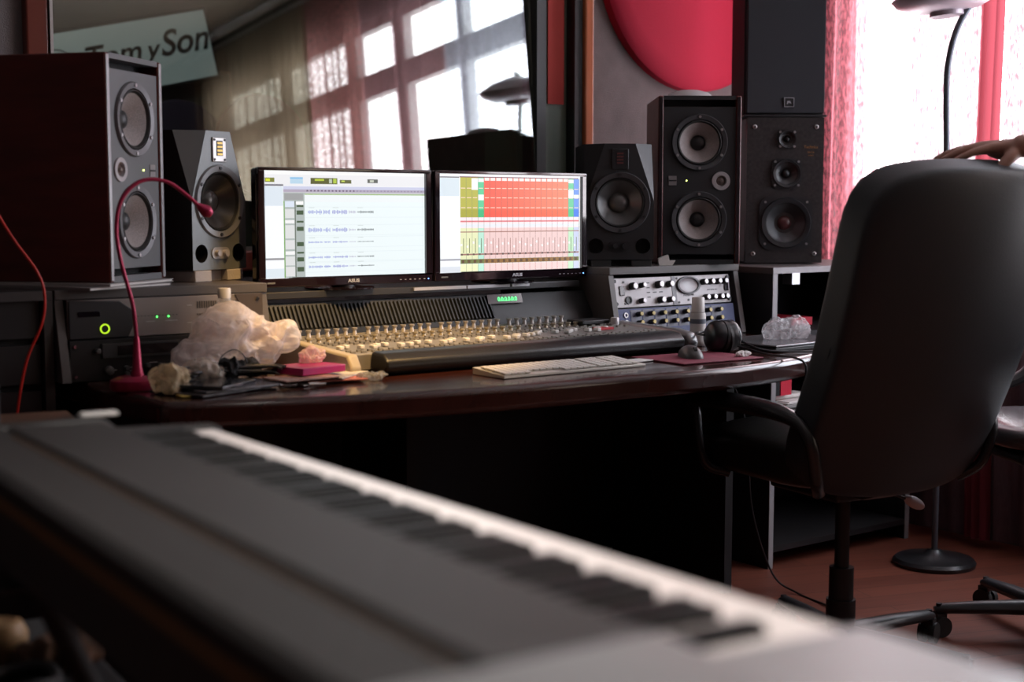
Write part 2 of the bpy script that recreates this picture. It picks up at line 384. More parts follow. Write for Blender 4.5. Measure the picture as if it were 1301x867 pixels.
# left: interface with fan curve, black cassette deck
face = mat('taupe_metal', (.27, .235, .22), .42, .3)
u = thing('audio_interface', 'taupe two unit rack interface with green lights and lime ring', 'audio interface', (1.344, 3.045, .8330), 0)
MB().b2((-.236, 0, 0), (.236, .10, .088)).build('case', BLK, u, bevel=.001)
MB().b2((-.236, -.006, .001), (.236, 0, .087)).build('face_plate', face, u, bevel=.001)
MB().prism([(-.235, .001), (-.10, .001), (-.085, .03), (-.088, .062), (-.12, .083), (-.235, .087)], 'y', -.012, -.0062).build('dark_bulge', mat('dark_face', (.02, .02, .022), .4), u, bevel=.002)
MB().lathe([(.0085, .0), (.0085, .002), (.011, .002), (.011, 0)], (-.155, -.0125, .022), FR, 24).build('ring_light', mat('lime_glow', (.3, .5, .02), .5, emit=(.6, 1, .03), es=1.1), u)
MB().b2((-.215, -.0135, .05), (-.165, -.012, .062)).build('power_button', BLKG, u, bevel=.002)
MB().prism([(.17, .001), (.236, .001), (.236, .087), (.165, .087), (.19, .04)], 'y', -.009, -.0062).build('end_cheek', mat('brown_face', (.07, .055, .05), .4), u)
for x in (.222,): MB().cyl((x, -.012, .075), (x, -.009, .075), .004).build('screw', CHROME, u)
g = mat('green_led', (0, .3, 0), .5, emit=(.1, 1, .15), es=3)
for x in (-.03, -.002): MB().ball((x, -.0075, .043), .0022, sub=2).build('status_light', g, u)
k = MB()
for i in range(18):
    for j, (z, h) in enumerate(((.066, .016), (.044, .003), (.026, .016))):
        if i != 9: k.box((.075 + i * .0058 - .005, -.0066, z), (.003, .001, h))
for i in range(12): k.box((-.075 + i * .0085, -.0066, .046), (.004, .001, .0015))
k.build('meter_slots', mat('slot_dark', (.05, .045, .045), .6), u)
k = MB()
for x, z, w in ((-.045, .033, .02), (.005, .033, .03), (.05, .066, .012), (.05, .026, .012)): k.box((x, -.0066, z), (w, .001, .0015))
k.build('printed_marks', mat('pale_print', (.5, .47, .45), .6), u)
u = thing('cassette_deck', 'black rack deck with drawer below the taupe interface', 'tape deck', (1.344, 3.035, .7405), 0)
u.scale = (1, 1, .98)
MB().b2((-.236, 0, 0), (.236, .10, .093)).build('case', BLK, u, bevel=.001)
MB().b2((-.236, -.006, .001), (.236, 0, .092)).build('face_plate', mat('deck_black', (.015, .015, .016), .35), u)
MB().b2((-.165, -.012, .05), (.02, -.006, .083)).build('drawer', mat('deck_grey', (.05, .05, .052), .3), u, bevel=.001)
MB().b2((-.13, -.0135, .056), (.012, -.012, .078)).build('window', BLKG, u)
for x, z, r in ((-.175, .068, .006), (-.15, .022, .010), (-.11, .026, .005), (-.11, .012, .005), (-.06, .028, .005), (-.03, .028, .004)):
    q = MB(); knob(q, x, z, r, -.006, .01); q.build('knob', mat('knob_grey', (.10, .10, .10), .35), u)
k = MB()
for x, z, w in ((-.09, .026, .02), (-.09, .018, .022), (-.045, .034, .02), (-.135, .022, .008)): k.box((x, -.0066, z), (w, .001, .0014))
k.build('printed_marks', MATS['pale_print'], u)
for x in (-.225, .225):
    for z in (.012, .08): MB().cyl((x, -.009, z), (x, -.006, z), .004).build('screw', CHROME, u)
# right: silver channel strip
u = thing('channel_strip', 'silver rack preamp with oval meter above the blue preamp', 'rack preamp', (2.948, 3.052, .833), 0, rx=RX)
MB().b2((-.241, 0, 0), (.241, .04, .088)).build('case', BLK, u)
MB().b2((-.241, -.006, .001), (.241, 0, .087)).build('face_plate', mat('satin_silver', (.36, .335, .34), .45, .2, bump=.1), u, bevel=.001)
MB().b2((-.004, -.0075, .001), (.012, -.006, .087)).build('divider', mat('divider_grey', (.12, .11, .12), .4), u)
MB().lathe([(0, .003), (.036, .003), (.043, .006), (.047, .002), (.047, 0)], (.062, -.006, .058), FR, 32, sc=(1, .56, 1)).build('meter', mat('meter_face', (.33, .30, .31), .25), u)
MB().lathe([(.038, .0045), (.040, .008), (.047, .008), (.049, 0)], (.062, -.006, .058), FR, 32, sc=(1, .56, 1)).build('meter_rim', mat('rim_grey', (.10, .095, .10), .5), u)
text('lettering', 'AVALON', .011, mat('grey_print', (.12, .11, .12), .5), u, (.062, -.0066, .029))
kb = mat('knob_silver', (.5, .47, .48), .3, .3); kd = mat('knob_dark', (.02, .02, .022), .4)
def rk(x, z, r, parent, cap=kb):
    q = MB(); q.lathe([(r, 0), (r, .010), (r * .85, .018)], (x, -.006, z), FR, 18); b = q.build('knob', kd, parent)
    MB().lathe([(r * .85, .018), (r * .75, .0205), (0, .0205)], (x, -.006, z), FR, 18).build('knob_cap', cap, b)
for x, z, r in ((-.165, .062, .011), (-.128, .064, .008), (-.06, .064, .011), (-.018, .064, .010), (-.135, .018, .008), (-.058, .018, .010), (-.02, .018, .009),
                (.125, .066, .009), (.155, .066, .009), (.185, .066, .009), (.212, .066, .009), (.128, .019, .009), (.158, .019, .009), (.188, .019, .009), (.21, .019, .009)):
    rk(x, z, r, u)
MB().lathe([(0, .001), (.008, .001), (.009, .004), (.012, .004), (.012, 0)], (-.182, -.006, .022), FR, 20).build('jack_socket', BLK, u)
for x in (-.205, .225): MB().b2((x - .009, -.009, .036), (x + .009, -.006, .064)).build('rocker_switch', BLKG, u, bevel=.002)
for x in (-.232, .232):
    for z in (.012, .078): MB().cyl((x, -.012, z), (x, -.006, z), .0055).build('screw', BLK, u)
k = MB()
for x, z, w in ((-.1, .07, .012), (-.1, .056, .012), (-.1, .042, .012), (-.1, .028, .012), (-.075, .042, .014), (-.05, .042, .014), (.15, .042, .012), (.165, .042, .012), (.18, .042, .01)): k.box((x, -.0066, z), (w, .0012, .003))
for x, z in ((-.195, .075), (-.195, .012), (.06, .014), (.02, .08), (.02, .008), (.1, .008)): k.cyl((x, -.008, z), (x, -.006, z), .0035, seg=10)
k.build('push_buttons', kd, u)
u = thing('blue_preamp', 'blue eight channel rack preamp with yellow capped knobs', 'rack preamp', (2.948, 3.03, .7475), 0, rx=RX)
MB().b2((-.241, 0, 0), (.241, .02, .085)).build('case', BLK, u)
MB().b2((-.241, -.006, .001), (.241, 0, .084)).build('face_plate', mat('blue_enamel', (.012, .022, .12), .5), u)
ye = mat('yellow_cap', (.55, .42, .10), .4)
for i in range(8):
    x = -.165 + i * .047
    MB().b2((x - .021, -.0072, .026), (x + .021, -.006, .080)).build('channel_panel', mat('grey_blue', (.09, .09, .13), .45), u)
    for z in (.067, .042): rk(x + .006, z, .0075, u, ye)
for z in (.066, .044): MB().lathe([(.004, .001), (.005, .003), (.008, .003), (.008, 0)], (-.205, -.006, z), FR, 16).build('jack_socket', kb, u)
# shelf across, under the screens
sh = thing('monitor_shelf', 'dark shelf bridging the two rack housings under the screens', 'shelf', (2.135, 3.2, .895))
MB().b2((-.53, -.05, 0), (.53, .3, .018)).build('board', mat('shelf_black', (.03, .03, .032), .35), sh, bevel=.002)
MB().b2((-.05, -.056, .008), (.12, -.051, .016)).build('edge_strip', SILV, sh)
MB().b2((.125, -.056, .008), (.27, -.051, .016)).build('edge_strip', SILV, sh)
MB().b2((.278, -.056, .008), (.34, -.051, .016)).build('edge_strip', SILV, sh)
for x in (-.5, .5): MB().b2((x - .01, .0, -.154), (x + .01, .28, 0)).build('support', pan, sh)

# ---------------------------------------------------------------- mixing console
con = thing('mixing_console', 'wide grey mixing console with black padded front rest on the desk', 'mixing console', (2.17, 2.9, DZ + .001))
cm = mat('console_metal', (.24, .225, .21), .45, .2, var=.08, vscale=60)
MB().prism([(-.13, .01), (-.13, .047), (.22, .062), (.22, .01)], 'x', -.50, .50).build('body', cm, con, bevel=.002)
MB().prism([(-.185, .004), (-.20, .016), (-.20, .034), (-.18, .050), (-.145, .054), (-.131, .050), (-.131, .004)], 'x', -.455, .485).build('arm_rest', mat('black_vinyl', (.012, .012, .013), .38, bump=.15), con, bevel=.006)
MB().prism([(-.16, .0), (-.17, .02), (-.15, .05), (.2, .068), (.22, .068), (.22, 0)], 'x', -.53, -.501).build('end_cheek', mat('cheek_beige', (.42, .36, .27), .4), con, bevel=.006)
MB().prism([(-.19, .0), (-.205, .02), (-.19, .048), (-.14, .056), (.09, .063), (.105, .063), (.105, 0)], 'x', .501, .535).build('end_cheek', mat('cheek_silver', (.33, .33, .34), .3, .5), con, bevel=.01)
def kx(i): return -.525 + .03 + i * .0265 + (i // 8) * .014
tall = MB(); tall.lathe([(.0065, 0), (.0055, .006), (.0048, .012), (.0075, .016), (.0078, .019), (0, .019)], seg=12)
KT = tall.build('encoder_knob', mat('knob_cream', (.5, .46, .42), .35, .3), con)
sh2 = MB(); sh2.lathe([(.0065, 0), (.005, .006), (.0075, .009), (.0075, .012), (0, .012)], seg=12)
KS = sh2.build('select_knob', mat('knob_tan', (.42, .36, .26), .35, .3), con)
fd = MB().box((0, 0, .006), (.012, .020, .009)); KF = fd.build('fader_cap', WHT, con, bevel=.002)
first = {}
def put(src, x, y, z):
    if src.name not in first: first[src.name] = 1; o = src
    else: o = src.copy(); C.objects.link(o); o.parent = con
    o.location = (x, y, z)
for i in range(32): put(KT, kx(i), .18, .0605)
for i in range(32): put(KS, kx(i) + .004, .09, .0565)
for i in range(32): put(KF, kx(i) + .004, -.055 + .02 * math.sin(i * 1.7) + (.04 if i > 20 else 0), .0505)
k = MB()
for i in range(34):
    x = -.49 + i * .0291
    for y in (.15, .13, .06, .04, .02, -.09, -.11):
        k.box((x, y, .0475 + (y + .13) * .043 + .002), (.012, .007, .005))
ob = k.build('button_rows', mat('button_ivory', (.22, .205, .18), .4), con); ob['kind'] = 'stuff'
MB().box((.40, .10, .066), (.10, .07, .012), (0, 0, .0)).build('talkback_box', BLK, con, bevel=.003)
MB().lathe([(.012, 0), (.012, .018), (.010, .021), (0, .021)], (.455, .05, .057), seg=18).build('level_knob', kb, con)
MB().box((.36, -.01, .056), (.05, .03, .006)).build('red_button_row', mat('red_button', (.5, .02, .03), .5), con)
# ribbed bridge
MB().prism([(.221, .01), (.221, .075), (.262, .142), (.285, .142), (.285, .01)], 'x', -.52, .52).build('meter_bridge', mat('bridge_black', (.008, .009, .010), .5), con)
k = MB()
for i in range(56):
    x = -.51 + i * .0122
    k.box((x, .237, .107), (.0045, .012, .066), (-.55, 0, 0))
k.build('ribs', mat('rib_black', (.022, .025, .028), .4), con)
MB().box((.215, .246, .128), (.12, .012, .026), (-.3, 0, 0)).build('display_housing', BLKG, con)
text('digits', '0.0.0.0.0.0', .0165, mat('green_digits', (0, .2, .05), .5, emit=(.12, 1, .25), es=2.2), con, (.222, .2385, .1285), rot=(PI / 2 - .3, 0, 0), off=.0003)

# ---------------------------------------------------------------- screens
def monitor(xc, w, label, draw, yl=3.16):
    t = thing('computer_monitor', label, 'monitor', (xc, yl, .914), 0)
    sw, sh_ = w - .034, .268
    z0 = .033
    MB().b2((-w / 2, 0.001, .011), (w / 2, .035, .308)).build('back_shell', BLKG, t, bevel=.008)
    fr = MB()
    fr.b2((-w / 2, -.012, .011), (w / 2, 0, z0)); fr.b2((-w / 2, -.012, z0 + sh_), (w / 2, 0, .309))
    fr.b2((-w / 2, -.012, z0), (-sw / 2, 0, z0 + sh_)); fr.b2((sw / 2, -.012, z0), (w / 2, 0, z0 + sh_))
    bmesh.ops.remove_doubles(fr.bm, verts=fr.bm.verts, dist=1e-5)
    fr.build('bezel', mat('burgundy_gloss', (.012, .006, .009), .08, coat=1), t, bevel=.002)
    MB().cyl((0, .02, .004), (0, .02, .03), .03).build('stand_neck', BLK, t)
    MB().lathe([(0, 0), (.09, 0), (.09, .004), (.03, .008), (0, .008)], (0, .04, 0)).build('stand_foot', BLKG, t)
    s = MB()
    s.rect(-sw / 2, z0, sw / 2, z0 + sh_, -.002, (250, 252, 255))
    lay = [0]
    def r(u0, v0, u1, v1, c):
        lay[0] += 1
        s.rect(-sw / 2 + u0 * sw, z0 + (1 - v1) * sh_, -sw / 2 + u1 * sw, z0 + (1 - v0) * sh_, -.0021 - lay[0] * .000006, c)
    draw(r)
    s.build('screen', face_mat('lit_screen', True, 1.0), t, smooth=False, recalc=False)
    text('lettering', 'ASUS', .012, SILV, t, (.012, -.0126, .0215), off=.0004, sx=1.25)
    k = MB()
    for i in range(6): k.box((w / 2 - .1 + i * .015, -.0125, .02), (.005, .001, .0015))
    k.build('touch_buttons', SILV, t)
    MB().ball((w / 2 - .012, -.0125, .02), .0018, sub=2).build('power_light', mat('blue_led', (0, 0, .3), .5, emit=(.15, .35, 1), es=4), t)
    MB().box((-w / 2 + .03, -.0125, .022), (.022, .001, .004)).build('badge', mat('badge_grey', (.15, .15, .15), .4), t)
def drawL(r):
    U = lambda x: (x - 85) / 985; V = lambda y: (y - 105) / 643
    def q(x0, y0, x1, y1, c): r(U(x0), V(y0), U(x1), V(y1), c)
    q(85, 105, 1070, 195, (238, 238, 241)); q(85, 105, 1070, 128, (250, 250, 250))
    q(95, 148, 150, 174, (120, 125, 50)); q(100, 153, 125, 169, (215, 225, 60)); q(240, 143, 315, 158, (150, 200, 235)); q(240, 160, 315, 182, (185, 215, 235))
    q(360, 146, 520, 183, (85, 90, 40)); q(385, 152, 440, 164, (185, 205, 60)); q(470, 152, 488, 178, (190, 200, 180)); q(495, 150, 515, 178, (175, 200, 70))
    q(535, 156, 605, 178, (95, 100, 55)); q(545, 160, 565, 168, (200, 220, 90)); q(705, 150, 770, 173, (90, 95, 90)); q(720, 155, 745, 168, (200, 205, 190))
    q(85, 186, 200, 197, (120, 120, 130)); q(90, 200, 198, 315, (222, 232, 242)); q(90, 626, 200, 638, (150, 150, 155)); q(90, 690, 200, 745, (225, 235, 242))
    q(200, 197, 1070, 216, (205, 208, 232)); q(200, 216, 1070, 232, (178, 168, 188)); q(200, 232, 1070, 242, (200, 200, 205)); q(325, 242, 1070, 248, (150, 185, 110))
    q(200, 236, 325, 746, (176, 186, 184)); q(205, 240, 315, 280, (158, 160, 162))
    for i in range(34): q(335 + i * 21.5, 219, 345 + i * 21.5, 228, (105, 90, 115) if i < 14 else (150, 140, 165))
    for y0, y1, c in ((287, 322, (220, 230, 245)), (334, 388, (222, 224, 224)), (400, 420, (245, 245, 245)), (430, 510, (222, 224, 224)), (520, 575, (224, 224, 226)), (587, 608, (245, 245, 245)), (618, 672, (222, 224, 224)), (680, 738, (226, 226, 226))): q(208, y0, 262, y1, c)
    q(200, 285, 206, 746, (120, 170, 90)); q(264, 285, 270, 746, (100, 110, 100))
    q(272, 288, 315, 308, (250, 250, 250))
    for y, h in ((316, 8), (355, 18), (410, 8), (453, 18), (545, 18), (597, 8), (637, 18), (697, 20)): q(275, y - h * .7, 315, y + h * .7, (60, 85, 60))
    q(322, 248, 1070, 745, (238, 248, 250)); q(322, 248, 1070, 292, (240, 246, 248))
    rnd = random.Random(3)
    for y, h in ((352, 15), (461, 14), (535, 6), (627, 8), (684, 9)):
        for yy in (y - 32, y + 32): q(325, yy, 1070, yy + 2, (225, 236, 238))
        for a, b, c in ((342, 425, (150, 160, 220)), (433, 472, (150, 160, 220)), (487, 580, (150, 155, 215)), (588, 628, (190, 190, 210)), (638, 740, (110, 120, 125))):
            q(a, y - 1, b, y + 1.5, c); x = a
            while x < b - 3:
                hh = h * rnd.uniform(.25, 1) * (.6 if a > 585 else 1); q(x, y - hh, x + 4, y + hh, c); x += 7
        for a in (345, 490, 640): q(a, y - 28, a + 35, y - 25, (200, 210, 210))
def drawR(r):
    U = lambda x: (x - 77) / 912; V = lambda y: (y - 125) / 590
    def q(x0, y0, x1, y1, c): r(U(x0), V(y0), U(x1), V(y1), c)
    q(80, 142, 204, 149, (110, 110, 115)); q(80, 150, 204, 258, (220, 232, 240)); q(80, 633, 212, 643, (165, 165, 175)); q(90, 680, 212, 715, (225, 230, 238))
    q(206, 140, 976, 146, (120, 70, 80))
    P = 36.6
    for i in range(21):
        x0 = 210 + i * P; x1 = x0 + P
        if i < 3: a, b, tn = (186, 182, 62), (172, 168, 40), (235, 238, 190)
        elif i == 3: a, b, tn = (88, 205, 150), (45, 185, 120), (190, 235, 215)
        elif i < 19:
            t = (i - 4) / 14; a = (250, int(88 + 45 * t), int(62 + 30 * t)); b = (245, int(80 + 25 * t), 50); tn = (242, 208, 205)
        elif i == 19: a, b, tn = (95, 205, 155), (60, 195, 130), (200, 238, 200)
        else: a, b, tn = (100, 150, 235), (40, 120, 235), (205, 212, 240)
        q(x0, 146, x1, 386, a); q(x0, 338, x1, 386, b); q(x0, 385, x1, 450, (250, 235, 238)); q(x0, 450, x1, 636, tn)
        q(x0, 666, x1, 712, tuple(min(255, c + 12) for c in tn)); q(x0, 405, x1, 414, (225, 120, 125)); q(x0, 428, x1, 443, (235, 238, 245))
        q(x0, 470, x1, 476, (170, 120, 105)); q(x0, 604, x1, 613, (165, 115, 105)); q(x0 + 3, 603, x0 + 14, 614, (90, 70, 60))
        q(x0, 637, x1, 664, (150, 110, 45) if 3 < i < 20 else (110, 120, 50)); q(x0 + 8, 642, x0 + 24, 660, (95, 65, 35))
        q(x0 + 17, 512, x0 + 21, 600, (165, 110, 100) if 3 < i < 19 else (90, 100, 50)); fy = 530 + 28 * (.5 + .5 * math.sin(i * 2.3)); q(x0 + 2, fy, x0 + 12, fy + 14, (255, 250, 250))
        if 3 < i < 19: q(x0 + 3, 146, x1 - 3, 164, (255, 235, 230))
        for y in (208, 265, 325): q(x0 + 4, y, x1 - 6, y + 4, (255, 225, 205))
        if i == 2: q(x0 - 4, 150, x1, 220, (250, 250, 245))
        if i in (3, 19, 20): q(x0, 150 if i < 20 else 245, x1, 172 if i < 20 else 266, (250, 250, 250))
        if i in (3, 19): q(x0, 248 if i == 3 else 215, x1, 282 if i == 3 else 266, (248, 252, 250))
        q(x1 - 1.6, 146, x1, 712, (150, 80, 70) if 3 < i < 19 else (110, 120, 90))
monitor(1.889, .512, 'left glossy black monitor showing audio waveform tracks', drawL)
monitor(2.4225, .533, 'right glossy black monitor showing a red and orange mixer screen', drawR)

# ---------------------------------------------------------------- speakers
cone_w = mat('woven_cone', (.30, .265, .26), .55, var=.3, vscale=500)
ring_d = mat('driver_ring', (.06, .06, .065), .45, .3)
def driver(t, x, y, z, r, conem, ringm, capm=BLK, depth=.035, name='woofer', cr=.68, bolts=8, boltm=CHROME, capr=.25):
    w = MB(); w.lathe([(r * .80, -.004), (r * .82, .004), (r * .97, .006), (r, .001), (r, -.004)], (x, y, z), FR, 40)
    wo = w.build(name, ringm, t)
    MB().lathe([(r * cr, -.003), (r * (cr + .05), .004), (r * .78, .003), (r * .815, -.003)], (x, y, z), FR, 40).build('surround', RUB, wo)
    MB().lathe([(r * cr, -.002), (r * capr * 1.05, -depth)], (x, y, z), FR, 40).build('cone', conem, wo)
    MB().lathe([(r * capr * 1.08, -depth), (r * capr * .9, -depth + .008), (r * capr * .5, -depth + .013), (0, -depth + .015)], (x, y, z), FR, 24).build('dust_cap', capm, wo)
    for i in range(bolts):
        a = 2 * PI * i / bolts + PI / 2
        MB().cyl((x + r * .9 * math.cos(a), y - .005, z + r * .9 * math.sin(a)), (x + r * .9 * math.cos(a), y - .008, z + r * .9 * math.sin(a)), .0042, seg=10).build('bolt', boltm, wo)
    return wo
def twin(loc, rz, m, label, sidem, facem, ringm, edge):
    t = thing('studio_monitor', label, 'speaker', loc, rz)
    W2, D, H = .125, .34, .505; y = -D / 2
    for s in (-1, 1):
        a, b = sorted((s * W2, s * (W2 - .016)))
        MB().b2((a, y, 0), (b, D / 2, H)).build('side_panel', sidem, t, bevel=.004)
        MB().b2((a + .0025, y - .002, .004), (b - .0025, y + .001, H - .004)).build('edge_strip', edge, t, bevel=.001)
    i = W2 - .0165
    holes = [(-.0 * m, .366, .071), (0, .135, .071), (m * .066, .251, .016)]
    plate('baffle', [(-i, .03), (i, .03), (i, H - .033), (-i, H - .033)], holes, .045, facem, t, y + .004)
    MB().b2((-i, y + .0495, .0), (i, D / 2 - .002, H)).build('cabinet', BLKM, t)
    MB().b2((-i, y + .001, 0), (i, y + .0485, .014)).build('bottom_rail', facem, t)
    MB().b2((-i, y + .001, H - .012), (i, y + .0485, H)).build('top_rail', facem, t)
    for z in (.366, .135): driver(t, 0, y + .003, z, .085, cone_w, ringm, bolts=6, capr=.25, cr=.70, boltm=ALU)
    tw = MB().lathe([(.014, -.004), (.017, .003), (.027, .003), (.028, -.001)], (m * .066, y + .003, .251), FR, 28).build('tweeter', mat('tweeter_rim', (.42, .39, .4), .35, .3), t)
    MB().lathe([(.0165, -.006), (.013, -.004), (.008, -.002), (.004, .004), (0, .005)], (m * .066, y + .003, .251), FR, 24).build('dome', mat('dome_grey', (.16, .12, .11), .4, .4), tw)
    MB().ball((-m * .038, y + .0035, .252), .0022, sub=2).build('power_light', mat('led_yellow', (.3, .3, 0), .5, emit=(.75, 1, .2), es=5), t)
    MB().b2((-m * .08 - .012, y + .0025, .238), (-m * .08 + .012, y + .004, .266)).build('badge', mat('badge_silver', (.3, .28, .28), .35, .4), t)
    MB().b2((-m * .08 - .011, y + .0015, .250), (-m * .08 + .011, y + .0025, .254)).build('badge_mark', BLK, t)
    return t
cherry = mat('cherry_veneer', (.10, .014, .009), .38, var=.3, vscale=6, stretch=(1, 1, 5))
twin((1.194, 3.231, .9565), R(38), -1, 'large two woofer studio speaker with dark red side, far left', cherry, mat('speaker_grey', (.13, .135, .14), .45, .2), mat('ring_grey', (.17, .17, .18), .4, .3), mat('edge_silver', (.5, .5, .52), .3, .6))
twin((3.165, 3.20, .953), R(-37), 1, 'large two woofer studio speaker on the right rack with red side', cherry, mat('speaker_black', (.016, .016, .018), .5), ring_d, mat('edge_dark', (.02, .012, .014), .25))
def amt(loc, rz, label, facem, ringm, sidem, platem, ribm):
    t = thing('ribbon_speaker', label, 'speaker', loc, rz)
    w, H, y = .1005, .337, -.14
    zt = .17; q = .045
    b = MB(); V = b.bm.verts.new
    v = dict(c=V((w, y, zt)), d=V((q, y, H)), e=V((-q, y, H)), f=V((-w, y, zt)), c2=V((w, y + .055, H)), f2=V((-w, y + .055, H)),
             )
    # front shell as separate mesh of facets in face colour, side/back in the cabinet
    F = b.bm.faces.new
    F([v['c'], v['c2'], v['d']]); F([v['f'], v['e'], v['f2']])
    F([v['d'], v['c2'], v['f2'], v['e']])
    cab = MB(); X = cab.bm.verts.new
    pf = [(-w, y, 0), (-w, y, zt), (-w, y + .055, H), (-w, .14, H), (-w, .14, 0)]
    L_ = [X(p) for p in pf]; R_ = [X((w, p[1], p[2])) for p in pf]
    cab.bm.faces.new(L_); cab.bm.faces.new(R_[::-1])
    cab.bm.faces.new([L_[2], L_[3], R_[3], R_[2]]); cab.bm.faces.new([L_[3], L_[4], R_[4], R_[3]]); cab.bm.faces.new([L_[4], L_[0], R_[0], R_[4]])
    cab.build('cabinet', sidem, t, smooth=False)
    b.build('chamfer', facem, t, smooth=False)
    out = [(-w, 0), (w, 0), (w, zt), (q, H), (-q, H), (-w, zt)]
    plate('baffle', out, [(0, .166, .072), (-.069, .040, .022), (.069, .040, .022)], .0015, facem, t, y - .0008)
    driver(t, 0, y - .001, .166, .090, mat('grey_cone', (.07, .07, .07), .3, .2), ringm, mat('cap_grey', (.12, .12, .12), .25, .3), depth=.03, cr=.72, bolts=6, boltm=BLK, capr=.3)
    for s in (-1, 1):
        MB().lathe([(.022, .001), (.021, -.03), (0, -.03)], (s * .069, y - .0008, .04), FR, 28).build('bass_port', BLK, t)
    p = MB().b2((-.025, y - .005, .262), (.025, y - .001, .322)).build('tweeter_plate', platem, t, bevel=.003)
    for sx in (-.019, .019):
        for sz in (.268, .316): MB().cyl((sx, y - .007, sz), (sx, y - .005, sz), .003, seg=8).build('bolt', BLK, p)
    r = MB()
    for i in range(4): r.box((0, y - .0058, .281 + i * .009), (.019, .002, .0048))
    r.build('ribbon', ribm, p)
    MB().b2((-.012, y - .0055, .277), (.012, y - .005, .314)).build('ribbon_recess', BLK, p)
    c = MB().prism(rrect(-.033, .026, .033, .054, .013), 'y', y - .004, y - .0015).build('control_plate', platem, t)
    for x in (-.014, .014): MB().lathe([(.008, 0), (.0075, .009), (0, .009)], (x, y - .004, .04), FR, 16).build('knob', kb if platem is not BLK else kd, c)
    return t
GA = mat('paint_grey', (.17, .18, .18), .42, .25)
amt((1.497, 3.335, .972), R(24.5), 'small grey ribbon speaker with faceted front beside the left monitor', GA, mat('ring_light', (.32, .33, .34), .35, .3), BLKM, mat('plate_silver', (.5, .48, .46), .3, .5), mat('ribbon_gold', (.5, .33, .08), .3, .6))
amt((2.852, 3.215, .972), R(-34), 'small black ribbon speaker with faceted front beside the right monitor', mat('face_black', (.022, .022, .024), .42), ring_d, BLKM, BLK, mat('ribbon_dim', (.10, .03, .03), .4))
for (x, y, rz, l) in ((1.497, 3.32, R(24.5), 'pale notched foam pad under the small left speaker'), (2.852, 3.205, R(-34), 'dark foam pad under the small right speaker')):
    p = MB().b2((-.09, -.13, 0), (-.03, .12, .0195)).b2((.03, -.13, 0), (.09, .12, .0195)).b2((-.0301, -.11, 0), (.0301, .12, .0195))
    o = tag(p.build('foam_pad', FOAM if x < 2 else mat('dark_foam', (.03, .03, .03), .95), bevel=.002), l, 'foam pad'); o.location = (x, y, .9522 if x > 2 else .9432); o.scale = (1, 1, 1 if x > 2 else 1.42); o.rotation_euler = (0, 0, rz)
o = tag(MB().prism([(-.02, 0), (.02, 0), (.03, .015), (.012, .014), (.008, .032), (-.01, .026), (-.022, .02)], 'y', -.01, .01).build('foam_scrap', WHT), 'torn white foam scrap between the two right speakers', 'foam scrap'); o.location = (2.93, 3.07, .9525); o.rotation_euler = (0, 0, -.6)
# two books under the big left speaker
for i, (dx, rz, c) in enumerate(((.0, .45, (.22, .20, .20)), (.012, .62, (.42, .40, .39)))):
    b = thing('book', ['lower grey book under the large left speaker', 'upper pale book directly under the large left speaker'][i], 'book', (1.19 + dx, 3.2 + dx, .9428 + i * .0066), rz, 'books under the left speaker')
    MB().b2((-.13, -.165, .001), (.13, .165, .0052)).build('pages', PAPER, b)
    k = MB().b2((-.133, -.168, 0), (.133, .168, .001)).b2((-.133, -.168, .0052), (.133, .168, .0062)).b2((-.135, -.168, 0), (-.133, .168, .0062))
    k.build('cover', mat('cover_%s' % 'ab'[i], c, .6), b)

# tall speakers on the shelf unit
woodb = mat('black_ash', (.022, .018, .018), .45, var=.5, vscale=8, stretch=(12, 12, 1))
SR = R(-37)
bz = .9445
sx_, sy_ = 3.605, 3.245
t = thing('three_way_speaker', 'black three way speaker with bare drivers on the shelf unit', 'speaker', (sx_, sy_, bz), SR)
MB().b2((-.125, -.12, 0), (.125, .14, .47)).build('cabinet', woodb, t, bevel=.003)
plate('baffle', [(-.125, .0), (.125, .0), (.125, .47), (-.125, .47)], [(.005, .13, .068), (.005, .29, .035), (.005, .40, .012)], .02, woodb, t, -.1405)
for z, r, n, cap, cn in ((.13, .082, 'woofer', mat('maroon_cap', (.07, .02, .02), .3), .3), (.29, .046, 'midrange', kd, .28), (.40, .028, 'tweeter', kd, .3)):
    pl = MB().prism([(p[0] + .005, p[1] + z) for p in rrect(-r * 1.06, -r * 1.06, r * 1.06, r * 1.06, r * .45)], 'y', -.146, -.1407)
    pl = plate('driver_plate', rrect(.005 - r * 1.06, z - r * 1.06, .005 + r * 1.06, z + r * 1.06, r * .45), [(.005, z, r * .84)], .005, mat('plate_black', (.02, .02, .022), .35), t, -.1458)
    driver(t, .005, -.145, z, r, mat('black_cone', (.035, .035, .037), .28), mat('plate_black'), cap, depth=r * .38, name=n, cr=.76, bolts=0, capr=cn)
    for a in (45, 135, 225, 315): MB().cyl((.005 + r * 1.17 * math.cos(R(a)), -.148, z + r * 1.17 * math.sin(R(a))), (.005 + r * 1.17 * math.cos(R(a)), -.145, z + r * 1.17 * math.sin(R(a))), .004, seg=10).build('bolt', ALU, t)
for x, z in ((-.1, .44), (.1, .44), (-.1, .03), (.1, .03)): MB().lathe([(.003, .001), (.004, .004), (.007, .003), (.007, 0)], (x, -.1405, z), FR, 14).build('grille_socket', ALU, t)
gold = mat('gold_print', (.35, .17, .06), .5)
text('lettering', 'Technics', .013, gold, t, (.083, -.1412, .375)); text('lettering', 'SB-CA', .008, gold, t, (.083, -.1412, .358)); text('lettering', '3 WAY', .006, gold, t, (.083, -.1412, .348))
t = thing('grille_speaker', 'black cloth fronted speaker stacked on the three way speaker', 'speaker', (sx_ - .002, sy_ + .002, bz + .4715), SR)
MB().b2((-.13, -.115, .008), (.13, .14, .62)).build('cabinet', BLKM, t, bevel=.004)
